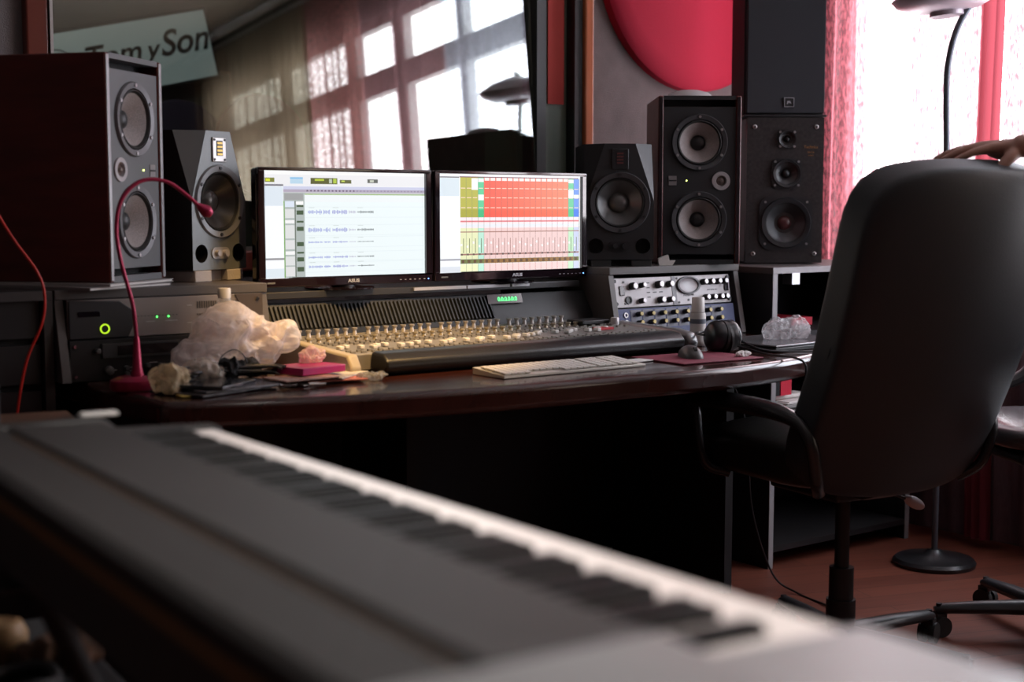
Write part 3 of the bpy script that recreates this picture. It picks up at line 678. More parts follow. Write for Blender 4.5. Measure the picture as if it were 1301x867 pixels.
MB().b2((-.125, -.14, .012), (.128, -.1155, .61)).build('grille', mat('grille_cloth', (.035, .036, .042), .95, bump=.6, bscale=900), t, bevel=.004)
MB().b2((-.135, -.145, 0), (.135, .14, .0075)).build('base_board', BLK, t, bevel=.002)
MB().b2((-.004, -.143, .032), (.028, -.1405, .062)).build('badge', mat('badge_black', (.03, .03, .03), .3), t)
k = MB()
for a, b in (((-.004, .032), (.028, .0335)), ((-.004, .0605), (.028, .062)), ((-.004, .032), (-.0025, .062)), ((.0265, .032), (.028, .062))): k.b2((a[0], -.1445, a[1]), (b[0], -.143, b[1]))
k.build('badge_border', SILV, t)
text('lettering', 'JBL', .010, SILV, t, (.012, -.1436, .047), off=.0005)

# shelf unit below them
su = thing('shelf_unit', 'tall black shelf unit with pale edges under the stacked speakers', 'shelf unit', (3.27, 2.95, 0))
edge = mat('pale_edge', (.32, .31, .32), .45)
SUW, SUH = .70, .942
for x0 in (0, SUW - .02):
    MB().b2((x0, .002, 0), (x0 + .02, .5, SUH - .021)).build('side_board', pan, su)
    MB().b2((x0, -.001, 0), (x0 + .02, .002, SUH - .021)).build('edge_band', edge, su)
for nm, z in (('top_board', SUH - .02), ('shelf', .72), ('shelf', .475), ('shelf', .05)):
    a = 0 if nm == 'top_board' else .0205
    MB().b2((a, .002, z), (SUW - a, .5, z + .0185)).build(nm, pan if nm != 'top_board' else board, su)
    if nm == 'top_board' or z == .475: MB().b2((a, -.001, z), (SUW - a, .002, z + .0185)).build('edge_band', edge, su)
MB().b2((.0205, .485, .07), (SUW - .0205, .499, SUH - .021)).build('back_board', pan, su)
br = MB().b2((.11, .02, .885), (.145, .06, .9215)).build('bracket', ALU, su)
for z, n, l in ((.494, 6, 'stack of white papers on the lower shelf of the black unit'), (.56, 0, '')):
    if n:
        tg = MB()
        for i in range(n): tg.box((3.43 + .006 * (i % 3), 3.10 + .01 * (i % 2), .4965 + i * .0035), (.2, .24, .003), (0, 0, .05 * i))
        tag(tg.build('paper_stack', PAPER, smooth=False), l, 'papers')
tag(MB().b2((3.34, 3.02, .517), (3.52, 3.2, .531)).build('white_tray', WHT, bevel=.005), 'white tray lying above the papers in the black unit', 'tray')
tag(MB().b2((3.37, 3.0, .533), (3.42, 3.2, .70)).build('red_binder', mat('red_board', (.6, .02, .05), .5)), 'red binder standing on the lower shelf of the black unit', 'binder')
tag(MB().b2((3.31, 3.0, .533), (3.365, 3.2, .70)).build('black_binder', BLK), 'black binder standing left of the red binder', 'binder')
tag(MB().b2((3.53, 3.1, .7395), (3.63, 3.25, .765)).build('red_box', MATS['red_board']), 'red box in the shelf unit behind the plastic bag', 'box')
# cabinet at the far left
lc = thing('equipment_cabinet', 'black equipment cabinet at the far left below the big speaker', 'cabinet', (.79, 3.05, 0))
MB().b2((-.29, 0, 0), (-.27, .5, .921)).build('side_board', pan, lc); MB().b2((.27, 0, 0), (.29, .5, .921)).build('side_board', mat('cab_edge', (.03, .026, .025), .5), lc)
MB().b2((-.29, 0, .922), (.29, .5, .9425)).build('top_board', mat('cab_top', (.035, .03, .03), .5), lc)
MB().b2((-.269, .03, .02), (.269, .48, .90)).build('inner_box', BLKM, lc)
for z in (.84, .74, .64):
    MB().b2((-.265, .015, z), (.265, .029, z + .085)).build('rack_panel', mat('rack_black', (.015, .015, .017), .4), lc)

# ---------------------------------------------------------------- gooseneck microphone
red = mat('metallic_red', (.38, .02, .07), .3, .4)
mc = thing('gooseneck_microphone', 'magenta red gooseneck microphone arching over the left speakers', 'microphone', (1.17, 2.84, DZ + .001))
MB().lathe([(0, 0), (.045, 0), (.047, .005), (.045, .02), (.03, .027), (0, .027)], (0, 0, 0)).build('base', red, mc)
MB().lathe([(.014, 0), (.012, .012), (.010, .02), (.006, .08), (.0045, .085), (0, .085)], (.012, .0, .026)).build('socket', red, mc)
def catmull(P, n=8):
    P = [Vector(p) for p in P]; P = [2 * P[0] - P[1]] + P + [2 * P[-1] - P[-2]]; out = []
    for i in range(1, len(P) - 2):
        for k in range(n):
            t = k / n; a, b, c, d = P[i - 1:i + 3]
            out.append(.5 * ((2 * b) + (c - a) * t + (2 * a - 5 * b + 4 * c - d) * t * t + (3 * b - a - 3 * c + d) * t ** 3))
    out.append(P[-2]); return out
neck = catmull([(.012, 0, .11), (.005, 0, .18), (-.018, 0, .27), (-.026, .0, .34), (-.012, .0, .40), (.03, 0, .437), (.085, 0, .437), (.13, 0, .41), (.160, 0, .385)])
MB().tube(neck, .0042, 10, rr=[.0042 + .0002 * (i % 2) for i in range(len(neck))]).build('gooseneck', red, mc)
MB().lathe([(0, -.005), (.006, -.004), (.007, .0), (.013, .016), (.014, .022), (.009, .032), (0, .035)], (.160, 0, .385), Vector((.85, 0, -.55)).to_track_quat('Z', 'Y').to_euler(), 20).build('capsule', red, mc)
# red cable at the far left
tag(MB().tube(catmull([(.93, 3.0, 1.15), (.975, 2.98, 1.06), (1.02, 2.97, .99), (1.035, 2.97, .94), (1.03, 2.975, .88), (1.0, 2.99, .80), (.98, 2.995, .7), (.97, 3.0, .6)]), .003).build('red_cable', mat('cable_red', (.6, .03, .02), .4)), 'thin bright red cable hanging in front of the far left cabinet', 'cable')

# ---------------------------------------------------------------- desk clutter
def film(name, tint, fac, rough=.25):
    m = bpy.data.materials.new(name); m.use_nodes = True; n, l = nod(m); b = n['Principled BSDF']
    b.inputs['Base Color'].default_value = (*tint, 1); b.inputs['Roughness'].default_value = rough; b.inputs['Coat Weight'].default_value = .5
    t = n.new('ShaderNodeBsdfTransparent'); mx = n.new('ShaderNodeMixShader'); out = n['Material Output']
    tl = n.new('ShaderNodeBsdfTranslucent'); tl.inputs[0].default_value = (*tint, 1); m2 = n.new('ShaderNodeMixShader'); m2.inputs[0].default_value = .45
    l.new(b.outputs[0], m2.inputs[1]); l.new(tl.outputs[0], m2.inputs[2])
    tc = n.new('ShaderNodeTexCoord'); tx = n.new('ShaderNodeTexNoise'); tx.inputs['Scale'].default_value = 22; tx.inputs['Detail'].default_value = 4; tx.inputs['Distortion'].default_value = 1.5
    l.new(tc.outputs['Object'], tx.inputs['Vector']); mr = n.new('ShaderNodeMapRange'); mr.inputs[1].default_value = .35; mr.inputs[2].default_value = .65; mr.inputs[3].default_value = max(0, fac - .3); mr.inputs[4].default_value = min(1, fac + .3)
    l.new(tx.outputs['Fac'], mr.inputs[0]); l.new(mr.outputs[0], mx.inputs[0]); l.new(t.outputs[0], mx.inputs[1]); l.new(m2.outputs[0], mx.inputs[2]); l.new(mx.outputs[0], out.inputs[0])
    bp = n.new('ShaderNodeBump'); bp.inputs['Strength'].default_value = .6; bp.inputs['Distance'].default_value = .01; l.new(tx.outputs['Fac'], bp.inputs['Height']); l.new(bp.outputs[0], b.inputs['Normal'])
    return m
def crumple(parts, amp, freq, seed, floor=0, fold=.35):
    b = MB()
    for c, r, sc in parts: b.ball(c, r, sc, 5)
    off = Vector((seed * 3.1, seed * 1.7, seed))
    for v in b.bm.verts:
        p = v.co * freq + off
        n1 = noise.noise(p); n2 = abs(noise.noise(p * 2.1 + off)); n3 = abs(noise.noise(p * 4.7))
        v.co += v.normal * (n1 * amp + (fold - n2) * amp * .9 - n3 * amp * .22)
        if v.co.z < floor: v.co.z = floor + (v.co.z - floor) * .02
    return b
bagm = film('milky_film', (.95, .89, .88), .72, .18)
o = tag(crumple([((0, 0, .075), .085, (1.12, .8, .95)), ((.02, 0, .115), .06, (1.2, .9, .9)), ((.095, 0, .10), .035, (1.1, .8, 1)), ((-.075, -.01, .04), .05, (1.1, .9, .8))], .040, 10, 2).build('plastic_bag', bagm), 'large crumpled translucent white plastic bag on the left of the desk', 'plastic bag'); o.location = (1.45, 2.905, DZ + .003); o.scale = (1, 1, .86)
bt = thing('water_bottle', 'clear bottle with white cap poking out of the plastic bag', 'bottle', (1.456, 2.985, DZ + .002))
bt.scale = (1, 1, 1.02)
MB().lathe([(0, 0), (.03, 0), (.032, .01), (.032, .12), (.028, .145), (.014, .168), (.013, .172), (.013, .18)]).build('body', film('clear_plastic', (.8, .8, .8), .35, .1), bt)
MB().lathe([(.0145, .170), (.015, .172), (.015, .19), (.014, .193), (0, .193)]).build('cap', WHT, bt)
o = tag(crumple([((0, 0, .026), .036, (1.3, .9, .8))], .02, 24, 5).build('small_plastic_bag', film('warm_film', (.8, .62, .38), .6)), 'small crumpled warm lit plastic wrapper at the desk corner', 'plastic bag'); o.location = (1.20, 2.73, DZ + .003)
o = tag(crumple([((0, 0, .026), .042, (1.3, .8, .8))], .018, 22, 8).build('small_plastic_bag', film('warm_film2', (.75, .62, .5), .6)), 'crumpled clear wrapper leaning on the left of the big bag', 'plastic bag'); o.location = (1.315, 2.80, DZ + .003)
ob = tag(crumple([((0, 0, .018), .03, (1.4, .7, .7))], .03, 30, 3).build('black_cloth', BLKM), 'small black crumpled cloth in front of the big plastic bag', 'cloth'); ob.location = (1.40, 2.805, DZ + .012)
tag(MB().tube(catmull([(1.33, 2.78, .76), (1.35, 2.79, .80), (1.385, 2.8, .815), (1.41, 2.8, .80), (1.425, 2.8, .76)]), .0014, 6).build('wire_loop', BLK), 'thin black wire loop arching before the plastic bag', 'wire')
def flatbox(name, x, y, z, rz, w, d, h, m, label, cat, group=None, rx=0):
    o = tag(MB().b2((-w / 2, -d / 2, 0), (w / 2, d / 2, h)).build(name, m, bevel=min(.0015, h / 3)), label, cat, group); o.location = (x, y, z); o.rotation_euler = (rx, 0, rz); return o
mag = mat('glossy_dark_print', (.05, .045, .05), .22, var=.8, vscale=25)
flatbox('magazine', 1.30, 2.72, .7415, .35, .22, .15, .006, mag, 'dark glossy magazine, lowest under the cable coil', 'magazine')
flatbox('magazine', 1.33, 2.71, .748, .15, .21, .14, .005, mat('grey_print2', (.12, .12, .14), .2, var=.6, vscale=18), 'grey glossy magazine fanned on the dark one', 'magazine')
flatbox('cd_case', 1.29, 2.70, .7535, .6, .14, .12, .008, mat('smoke_case', (.03, .03, .035), .1), 'dark disc case on top of the glossy magazines', 'disc case')
flatbox('yellow_note', 1.235, 2.665, .7415, -.1, .08, .05, .003, mat('yellow_card', (.55, .40, .08), .6), 'yellow card poking out below the magazines', 'card')
k = MB()
for i in range(7):
    a = .075 + i * .006; z = .764 + .002 * i
    k.tube(catmull([(1.36 + a * math.cos(q) * 1.3, 2.735 + a * .55 * math.sin(q), z + .012 * math.sin(q * .5 + i)) for q in [PI * 1.05 - j * PI * 1.1 / 8 for j in range(9)]], 4), .0032, 6)
ob = tag(k.build('cable_coil', mat('cable_black', (.018, .018, .02), .3)), 'coil of black cable lying over the magazines', 'cable'); 
flatbox('magenta_box', 1.535, 2.735, .7615, .22, .125, .10, .016, mat('magenta', (.40, .012, .13), .35), 'flat magenta box on loose papers before the console', 'box')
for i, (x, y, rz, c, l) in enumerate(((1.53, 2.72, .3, (.55, .5, .48), 'white sheet under the magenta box'), (1.57, 2.70, -.2, (.5, .16, .12), 'red printed leaflet under the magenta box'), (1.60, 2.725, .6, (.5, .48, .46), 'pale leaflet right of the magenta box'), (1.49, 2.69, .1, (.45, .25, .2), 'brown and white leaflet left below the magenta box'))):
    flatbox('leaflet', x, y, .7415 + i * .0046, rz, .14, .09, .004, mat('leaflet_%s' % 'abcd'[i], c, .5, var=.5, vscale=30), l, 'leaflet')
o = tag(crumple([((0, 0, .014), .022, (1.5, .8, .7))], .02, 34, 11).build('crumpled_wrapper', film('white_wrap', (.9, .7, .7), .8)), 'crumpled pinkish wrapper on the magenta box', 'wrapper'); o.location = (1.555, 2.765, .7785)
o = tag(crumple([((0, 0, .010), .018, (2.1, .9, .5))], .012, 34, 13).build('crumpled_wrapper', film('clear_wrap', (.5, .5, .48), .5)), 'flat clear wrapper at the right end of the clutter', 'wrapper'); o.location = (1.655, 2.66, .7425)
for x, y, l in ((1.42, 2.655, 'metal jack plug end beside the cable coil'), (1.475, 2.63, 'metal jack plug lying at the desk edge')):
    tag(MB().cyl((x, y, .748), (x + .02, y - .005, .748), .005).cyl((x + .02, y - .005, .748), (x + .035, y - .009, .748), .0028).build('jack_plug', CHROME), l, 'plug')
# computer keyboard
kbd = thing('computer_keyboard', 'slim white and aluminium computer keyboard at the desk front', 'keyboard', (2.115, 2.565, DZ + .001), R(0))
MB().prism([(-.06, 0), (-.06, .006), (.06, .016), (.06, 0)], 'x', -.215, .215).build('base', mat('kbd_alu', (.62, .58, .52), .4, .3), kbd, bevel=.001)
kc = MB().box((0, 0, 0), (.0165, .0165, .004)); key = kc.build('key', mat('key_white', (.78, .74, .68), .45), kbd, bevel=.001)
fk = True; cnt = 0
for r_ in range(5):
    for c_ in range(20):
        x = -.2 + c_ * .0193 + (.011 if c_ > 13 else 0) + (.008 if c_ > 16 else 0)
        if r_ == 0 and 4 <= c_ <= 8: continue
        y = -.047 + r_ * .0195
        o = key if fk else key.copy()
        if not fk: C.objects.link(o); o.parent = kbd
        fk = False; o.location = (x, y, .0085 + (y + .06) * .083 + .001); o.rotation_euler = (.083, 0, 0)
flatbox('mouse_mat', 2.56, 2.56, .7412, -.05, .27, .2, .003, mat('maroon_mat', (.22, .035, .06), .7, var=.3, vscale=30), 'thin maroon mouse mat under the mouse', 'mouse mat')
flatbox('white_slip', 2.375, 2.60, .7412, .1, .10, .05, .003, PAPER, 'white paper slip between keyboard and mouse mat', 'paper')
mo = thing('computer_mouse', 'dark grey computer mouse on the maroon mat', 'mouse', (2.54, 2.565, .7445), R(-25))
b = MB().ball((0, 0, 0), .05, (.62, 1.05, .62), 4)
for v in b.bm.verts:
    if v.co.z < 0: v.co.z *= .02
    v.co.x *= 1 - .12 * math.cos(v.co.y * 40)
b.build('shell', mat('mouse_grey', (.09, .09, .09), .35), mo)
MB().cyl((-.004, -.033, .021), (.004, -.033, .021), .008).build('wheel', RUB, mo)
o = tag(crumple([((0, 0, .008), .012, (2.2, 1, .6))], .008, 60, 4).build('tissue_scrap', PAPER), 'small crumpled white scrap right of the mouse mat', 'scrap'); o.location = (2.665, 2.50, .742)
# headphones
hp = thing('headphones', 'black closed headphones lying by the console end', 'headphones', (2.725, 2.632, DZ + .001), R(-14))
for s, nm in ((-1, 'ear_cup'), (1, 'ear_cup')):
    c = MB().lathe([(0, .022), (.028, .02), (.038, .012), (.042, 0), (.042, -.012), (0, -.012)], (0, 0, 0), (0, 0, 0), 32)
    e = c.build('ear_cup', mat('cup_black', (.012, .012, .014), .3), hp, loc=(s * .023, 0, .043), rot=(0, s * PI / 2 * .92, 0))
    MB().lathe([(.030, -.012), (.044, -.013), (.045, -.021), (.036, -.026), (.028, -.022)], seg=32).build('cushion', mat('cushion', (.02, .02, .02), .4), e)
MB().tube([(.023 * math.cos(a) * 1.9, .02 + .085 * math.sin(a) * 1.0, .045) for a in [PI * j / 14 for j in range(15)]], .006, 8, flat=.5).build('head_band', BLK, hp)
MB().lathe([(.0425, .004), (.0435, .004), (.0435, .006), (.0425, .006)], (.023, 0, .043), (0, PI / 2 * .92, 0), 32).build('silver_ring', CHROME, hp)
tag(MB().tube(catmull([(2.72, 2.62, .77), (2.75, 2.58, .755), (2.74, 2.50, .747), (2.72, 2.42, .748), (2.70, 2.355, .749), (2.70, 2.325, .735), (2.70, 2.328, .69), (2.70, 2.35, .62)]), .003, 8).build('headphone_cord', BLK), 'black cord running from the headphones over the desk edge', 'cord')
tag(MB().tube(catmull([(2.755, 2.61, .775), (2.77, 2.53, .752), (2.85, 2.49, .7455), (2.95, 2.46, .7455), (2.99, 2.40, .7455)]), .003, 8).build('black_cable', BLK), 'black cable running right from the headphones to the chair', 'cable')
# spray bottle
sb = thing('glue_bottle', 'small white bottle with grey band before the blue preamp', 'bottle', (2.80, 2.80, DZ + .001))
MB().lathe([(0, 0), (.021, 0), (.022, .004), (.022, .085), (.020, .092), (0, .093)]).build('body', mat('bottle_white', (.55, .52, .5), .4), sb)
MB().lathe([(.018, .0935), (.0185, .095), (.0175, .132), (.016, .135), (0, .135)]).build('cap', mat('cap_white', (.72, .69, .66), .4), sb)
MB().lathe([(.0222, .062), (.0223, .062), (.0223, .075), (.0222, .075)]).build('label_band', mat('band_grey', (.10, .11, .14), .5), sb)
# laptop and bag on the right
lp = thing('laptop', 'closed slim dark laptop on the right of the desk', 'laptop', (2.98, 2.66, DZ + .001), R(4))
MB().b2((-.17, -.12, 0), (.17, .12, .012)).build('base', BLK, lp, bevel=.003)
MB().b2((-.17, -.12, .0125), (.17, .12, .019)).build('lid', mat('lid_grey', (.16, .16, .17), .25, .5), lp, bevel=.003)
o = tag(crumple([((0, 0, .025), .048, (1.35, .9, .62))], .025, 20, 6).build('clear_bag', film('clear_film', (.8, .78, .8), .45)), 'clear plastic bag on top of the dark laptop', 'plastic bag'); o.location = (2.985, 2.65, .7615)
flatbox('white_envelope', 3.08, 2.50, .7412, .1, .16, .08, .005, PAPER, 'white envelope right of the laptop near the chair', 'envelope')
# thin cable to the floor on the right
tag(MB().tube(catmull([(2.99, 2.87, .66), (3.0, 2.80, .5), (3.03, 2.80, .25), (3.10, 2.78, .05), (3.12, 2.70, .005), (3.08, 2.55, .005), (3.0, 2.45, .005), (2.92, 2.42, .005), (3.0, 2.38, .005)]), .0028, 8).build('floor_cable', BLK), 'thin black cable trailing on the floor from the desk', 'cable')

# ---------------------------------------------------------------- office chair
leather = mat('black_leather', (.021, .026, .031), .5, bump=.08, bscale=260)
seatl = mat('seat_leather', (.02, .019, .018), .28, bump=.15, bscale=60)
def superbox(w, d, h, n=4.0, sub=5, taper=0, bulge=0):
    b = MB().ball((0, 0, 0), 1, (1, 1, 1), sub)
    for v in b.bm.verts:
        x, y, z = v.co; m = (abs(x) ** n + abs(y) ** n + abs(z) ** n) ** (-1 / n)
        v.co = Vector((x * m * w / 2, y * m * d / 2, z * m * h / 2))
    return b
def caster(par, p, a):
    c = MB()
    for s in (-1, 1):
        o = Vector((math.cos(a + PI / 2), math.sin(a + PI / 2), 0)) * .014 * s + Vector(p)
        d = Vector((math.cos(a + PI / 2), math.sin(a + PI / 2), 0)) * .008
        c.cyl(o - d, o + d, .027, seg=20)
    k = c.build('caster', RUB, par)
    MB().cyl((p[0], p[1], p[2] + .01), (p[0], p[1], p[2] + .06), .008).box((p[0], p[1], p[2] + .026), (.03, .03, .02), (0, 0, a)).build('caster_fork', BLK, k)
def chair_base(par, r, a0, H, off=(0, 0, 0)):
    top = list(par.children); chair_base_parts(par, r, a0, H)
    for c in par.children:
        if c not in top: c.location = off
def chair_base_parts(par, r, a0, H):
    for i in range(5):
        a = a0 + i * 2 * PI / 5; d = Vector((math.cos(a), math.sin(a), 0))
        q = MB(); q.tube([d * .03 + Vector((0, 0, .080)), d * r * .6 + Vector((0, 0, .078)), d * (r - .01) + Vector((0, 0, .074)), d * (r + .012) + Vector((0, 0, .070))], .02, 12, rr=[.028, .024, .019, .012], flat=.75)
        q.build('base_arm', mat('base_plastic', (.035, .035, .038), .35), par)
        caster(par, (d.x * r, d.y * r, .028), a + .4)
    MB().cyl((0, 0, .05), (0, 0, .095), .045, .04).build('hub', BLK, par)
    MB().cyl((0, 0, .09), (0, 0, .165), .036).build('gas_sleeve', BLK, par)
    s = MB().cyl((0, 0, .1655), (0, 0, .245), .030).build('gas_tube', BLK, par)
    MB().cyl((0, 0, .24), (0, 0, H - .05), .018).build('gas_piston', BLK, par)
oc = thing('office_chair', 'high backed black leather office chair seen from behind at the desk', 'chair', (2.79, 2.305, 0), R(-9))
chair_base(oc, .32, R(-68), .46, (-.055, -.10, 0))
MB().box((0, 0, .435), (.2, .26, .05)).build('mechanism', BLK, oc, bevel=.01)
s = superbox(.53, .52, .13, 4.5); 
for v in s.bm.verts: v.co.z += .012 * (1 - (v.co.x / .265) ** 2) + (-.02 * max(0, v.co.y - .15) / .11)
s.build('seat', seatl, oc, loc=(0, .02, .515))
s = superbox(.60, .11, .81, 9, 5)
for v in s.bm.verts:
    t = (v.co.z + .40) / .80
    wz = 1.0 - .05 * (1 - t) - .04 * max(0, t - .6) ** 1.0 * 2
    v.co.x *= wz
    v.co.y += -.035 * math.sin(t * PI) + .05 * (v.co.x / .27) ** 2
    v.co.z += -.045 * (abs(v.co.x) / .27) ** 2.5 * (1 if t > .5 else -.3)
s.build('backrest', leather, oc, loc=(0, -.330, .836), rot=(R(19), 0, 0))
MB().prism([(-.20, .435), (-.16, .42), (.05, .42), (.05, .445), (-.15, .45), (-.20, .46)], 'x', -.05, .05).build('back_bracket', BLK, oc, bevel=.005)
for sx in (-1, 1):
    P = catmull([(sx * .235, .12, .46), (sx * .285, .145, .48), (sx * .30, .16, .54), (sx * .30, .175, .61), (sx * .30, .20, .632), (sx * .30, .16, .648), (sx * .30, 0, .653), (sx * .30, -.14, .65), (sx * .295, -.22, .63), (sx * .285, -.25, .58), (sx * .26, -.24, .50), (sx * .22, -.2, .46)], 6)
    MB().tube(P, .02, 12, rr=[.016 + .010 * max(0, math.sin(PI * min(1, max(0, (i - 18) / 30)))) for i in range(len(P))], flat=.8).build('arm_rest', mat('arm_plastic', (.02, .02, .022), .25), oc)
lv = MB().tube(catmull([(.06, -.05, .425), (.14, -.075, .40), (.17, -.08, .388)]), .004, 8).build('lever', BLK, oc)
MB().ball((0, 0, 0), .03, (1.15, .35, .5)).build('lever_paddle', mat('paddle_white', (.75, .72, .74), .4), lv, loc=(.197, -.083, .376), rot=(0, .45, -.1))

# second chair
c2 = thing('task_chair', 'black task chair with ring arms at the right edge', 'chair', (3.33, 2.02, 0), R(60))
chair_base(c2, .29, R(80), .54)
s = superbox(.48, .46, .07, 4, 4); s.build('seat', mat('seat_vinyl', (.10, .095, .10), .22, bump=.05), c2, loc=(0, 0, .555))
MB().b2((-.2, -.2, .495), (.2, .2, .52)).build('seat_pan', BLK, c2, bevel=.01)
MB().box((0, 0, .485), (.14, .2, .03)).build('mechanism', BLK, c2)
s = superbox(.42, .06, .34, 4, 4)
for v in s.bm.verts: v.co.y += .3 * v.co.x ** 2 * 2
s.build('backrest', BLKM, c2, loc=(0, -.27, .93), rot=(R(8), 0, 0))
MB().tube(catmull([(0, -.1, .50), (0, -.27, .50), (0, -.31, .62), (0, -.30, .85)]), .02, 10, flat=.5).build('back_bar', BLK, c2)
for sx in (-1, 1):
    P = [(sx * .27, .05 + .13 * math.cos(a), .72 + .085 * math.sin(a)) for a in [PI * 2 * j / 24 for j in range(25)]]
    MB().tube(P, .018, 10, flat=1.2).build('arm_ring', BLK, c2)
    MB().tube([(sx * .27, .05, .64), (sx * .27, .05, .56), (sx * .2, .05, .50)], .014, 8).build('arm_post', BLK, c2)

# ---------------------------------------------------------------- floor lamp
fl = thing('floor_lamp', 'grey floor lamp with curved neck standing before the curtains', 'floor lamp', (3.735, 2.675, 0))
lm = mat('lamp_grey', (.10, .11, .13), .4, .4)
MB().lathe([(0, 0), (.125, 0), (.128, .012), (.12, .022), (.035, .035), (.02, .05), (0, .05)], seg=48).build('base', mat('lamp_base', (.02, .02, .022), .3), fl)
rt = Vector((math.cos(R(-37.5)), math.sin(R(-37.5)), 0))
MB().tube(catmull([(0, 0, .05), (0, 0, .6), rt * .004 + Vector((0, 0, 1.2)), rt * -.002 + Vector((0, 0, 1.45)), rt * .0 + Vector((0, 0, 1.56)), rt * .022 + Vector((0, 0, 1.66)), rt * .06 + Vector((0, 0, 1.735)), rt * .105 + Vector((0, 0, 1.78)), rt * .08 + Vector((0, 0, 1.83)), rt * .0 + Vector((0, 0, 1.84))], 8), .0095, 12).build('pole', lm, fl)
MB().lathe([(0, -.012), (.04, -.022), (.05, -.018), (.05, -.005), (.10, .0), (.145, .02), (.16, .04), (.155, .045), (.10, .075), (.03, .095), (0, .10)], rt * -.01 + Vector((0, 0, 1.725)), (0, R(-6), R(-37)), 48).build('lamp_shade', mat('shade_pink', (.42, .35, .38), .35, .2), fl)

cl = thing('added_piano_lamp', 'added shallow round lamp above the stage piano to light its keys', 'ceiling lamp', (1.0, 1.0, ZC))  # invented fitting that carries the added light over the keys
MB().lathe([(0, -.001), (.2, -.001), (.2, -.04), (.17, -.05), (0, -.05)], seg=40).build('added_housing', WHT, cl)
MB().lathe([(0, -.0505), (.16, -.0505), (.15, -.058), (0, -.06)], seg=40).build('added_diffuser', mat('added_lamp_glow', (.8, .8, .78), .5, emit=(1, .93, .86), es=2), cl)

# ---------------------------------------------------------------- person with a hand on the chair back
skin = mat('skin', (.42, .22, .17), .5, bump=.15, bscale=300)
def capsule(mb, a, b, ra, rb, n=8):
    a = Vector(a); b = Vector(b)
    mb.tube([a.lerp(b, i / n) for i in range(n + 1)], 0, 14, rr=[ra + (rb - ra) * i / n for i in range(n + 1)])
    mb.ball(a, ra, sub=2); mb.ball(b, rb, sub=2)
def chain(mb, P, rr):
    for i in range(len(P) - 1): capsule(mb, P[i], P[i + 1], rr[i], rr[i + 1], 3)
def remeshed(mb, name, m, parent, vox, sm=4):
    o = mb.build(name, m, parent, smooth=False)
    r = o.modifiers.new('r', 'REMESH'); r.mode = 'VOXEL'; r.voxel_size = vox; r.use_smooth_shade = True
    s_ = o.modifiers.new('s', 'SMOOTH'); s_.iterations = sm; s_.factor = .5
    return o
pe = thing('person', 'person in dark shirt standing at right with one hand on the chair back', 'person', (3.30, 1.39, 0))
B = Vector((3.30, 1.39, 0))
rtv = rt; aw = Vector((math.sin(R(37.5)), math.cos(R(37.5)), 0)); up = Vector((0, 0, 1))
HB = Vector((2.795, 1.900, 1.252))    # knuckle line of the hand
def hp_(r_, u_, f_): return HB + rtv * r_ + up * u_ + aw * f_ - B
hand = MB()
wr = hp_(.075, .008, -.03)
for f0, (kr, ku, kf), segs in ((0, (.0, .002, .040), ((-.045, -.006, .052), (-.070, -.016, .056), (-.088, -.024, .058))),
                               (1, (-.004, .008, .018), ((-.050, .0, .024), (-.080, -.010, .026), (-.100, -.020, .027))),
                               (2, (-.002, .008, -.004), ((-.046, .0, -.004), (-.074, -.012, -.004), (-.093, -.022, -.003))),
                               (3, (.006, .002, -.024), ((-.032, -.006, -.030), (-.056, -.016, -.031), (-.072, -.024, -.030)))):
    k0 = hp_(kr, ku, kf)
    capsule(hand, wr + (k0 - wr) * .1, k0, .017, .0125, 4)
    chain(hand, [k0] + [hp_(*q) for q in segs], [.0115, .0095, .0085, .0075])
chain(hand, [hp_(.062, -.004, -.030), hp_(.040, -.020, -.050), hp_(.018, -.040, -.058), hp_(.006, -.058, -.052)], [.017, .014, .0115, .0095])
capsule(hand, hp_(.04, -.004, .0), hp_(.02, 0, .0), .02, .018)
el = Vector((.05, .30, 1.20)) + rtv * .10 ; shd = Vector((-.10, .03, 1.265))
capsule(hand, wr, wr.lerp(el, .25), .026, .031); capsule(hand, wr.lerp(el, .25), el, .031, .041)
capsule(hand, el, shd, .043, .052)
# rest of the body
capsule(hand, (0, 0, 1.230), (0, .01, 1.370), .055, .052)
hand.ball((-.015, .03, 1.470), .1, (.78, .95, 1.18), 3); hand.ball((-.02, .06, 1.420), .07, (.8, .9, 1), 3)
hand.ball((-.045, .128, 1.46), .014, (.8, 1, 1.270), 2); 
for sx in (-1, 1): hand.ball((-.015 + sx * .078, .03, 1.465), .02, (.35, .8, 1.170), 2)
capsule(hand, (.16, -.02, 1.270), (.24, -.03, 0.990), .05, .04); capsule(hand, (.24, -.03, 0.990), (.25, .05, 0.760), .038, .026)
for i in range(4): chain(hand, [(.25 + (i - 1.5) * .012, .05 + .012 * (i - 1.5), 0.710), (.25 + (i - 1.5) * .013, .06 + .012 * (i - 1.5), 0.670), (.245 + (i - 1.5) * .013, .075 + .012 * (i - 1.5), 0.640)], [.01, .009, .008])
hand.ball((.25, .053, 0.730), .035, (.7, 1, 1.070), 2)
chain(hand, [(.24, .08, 0.740), (.235, .10, 0.710), (.235, .105, 0.680)], [.012, .01, .009])
hand.ball((0, 0, 1.070), .16, (1, .65, 1.170), 3); hand.ball((0, 0, 0.830), .16, (1, .7, 0.680), 3)
for sx in (-1, 1): chain(hand, [(sx * .09, 0, 0.780), (sx * .10, .01, .48), (sx * .10, -.02, .08)], [.085, .058, .042]); capsule(hand, (sx * .10, -.02, .04), (sx * .11, .14, .03), .04, .03)
remeshed(hand, 'body', skin, pe, .0042, 3)
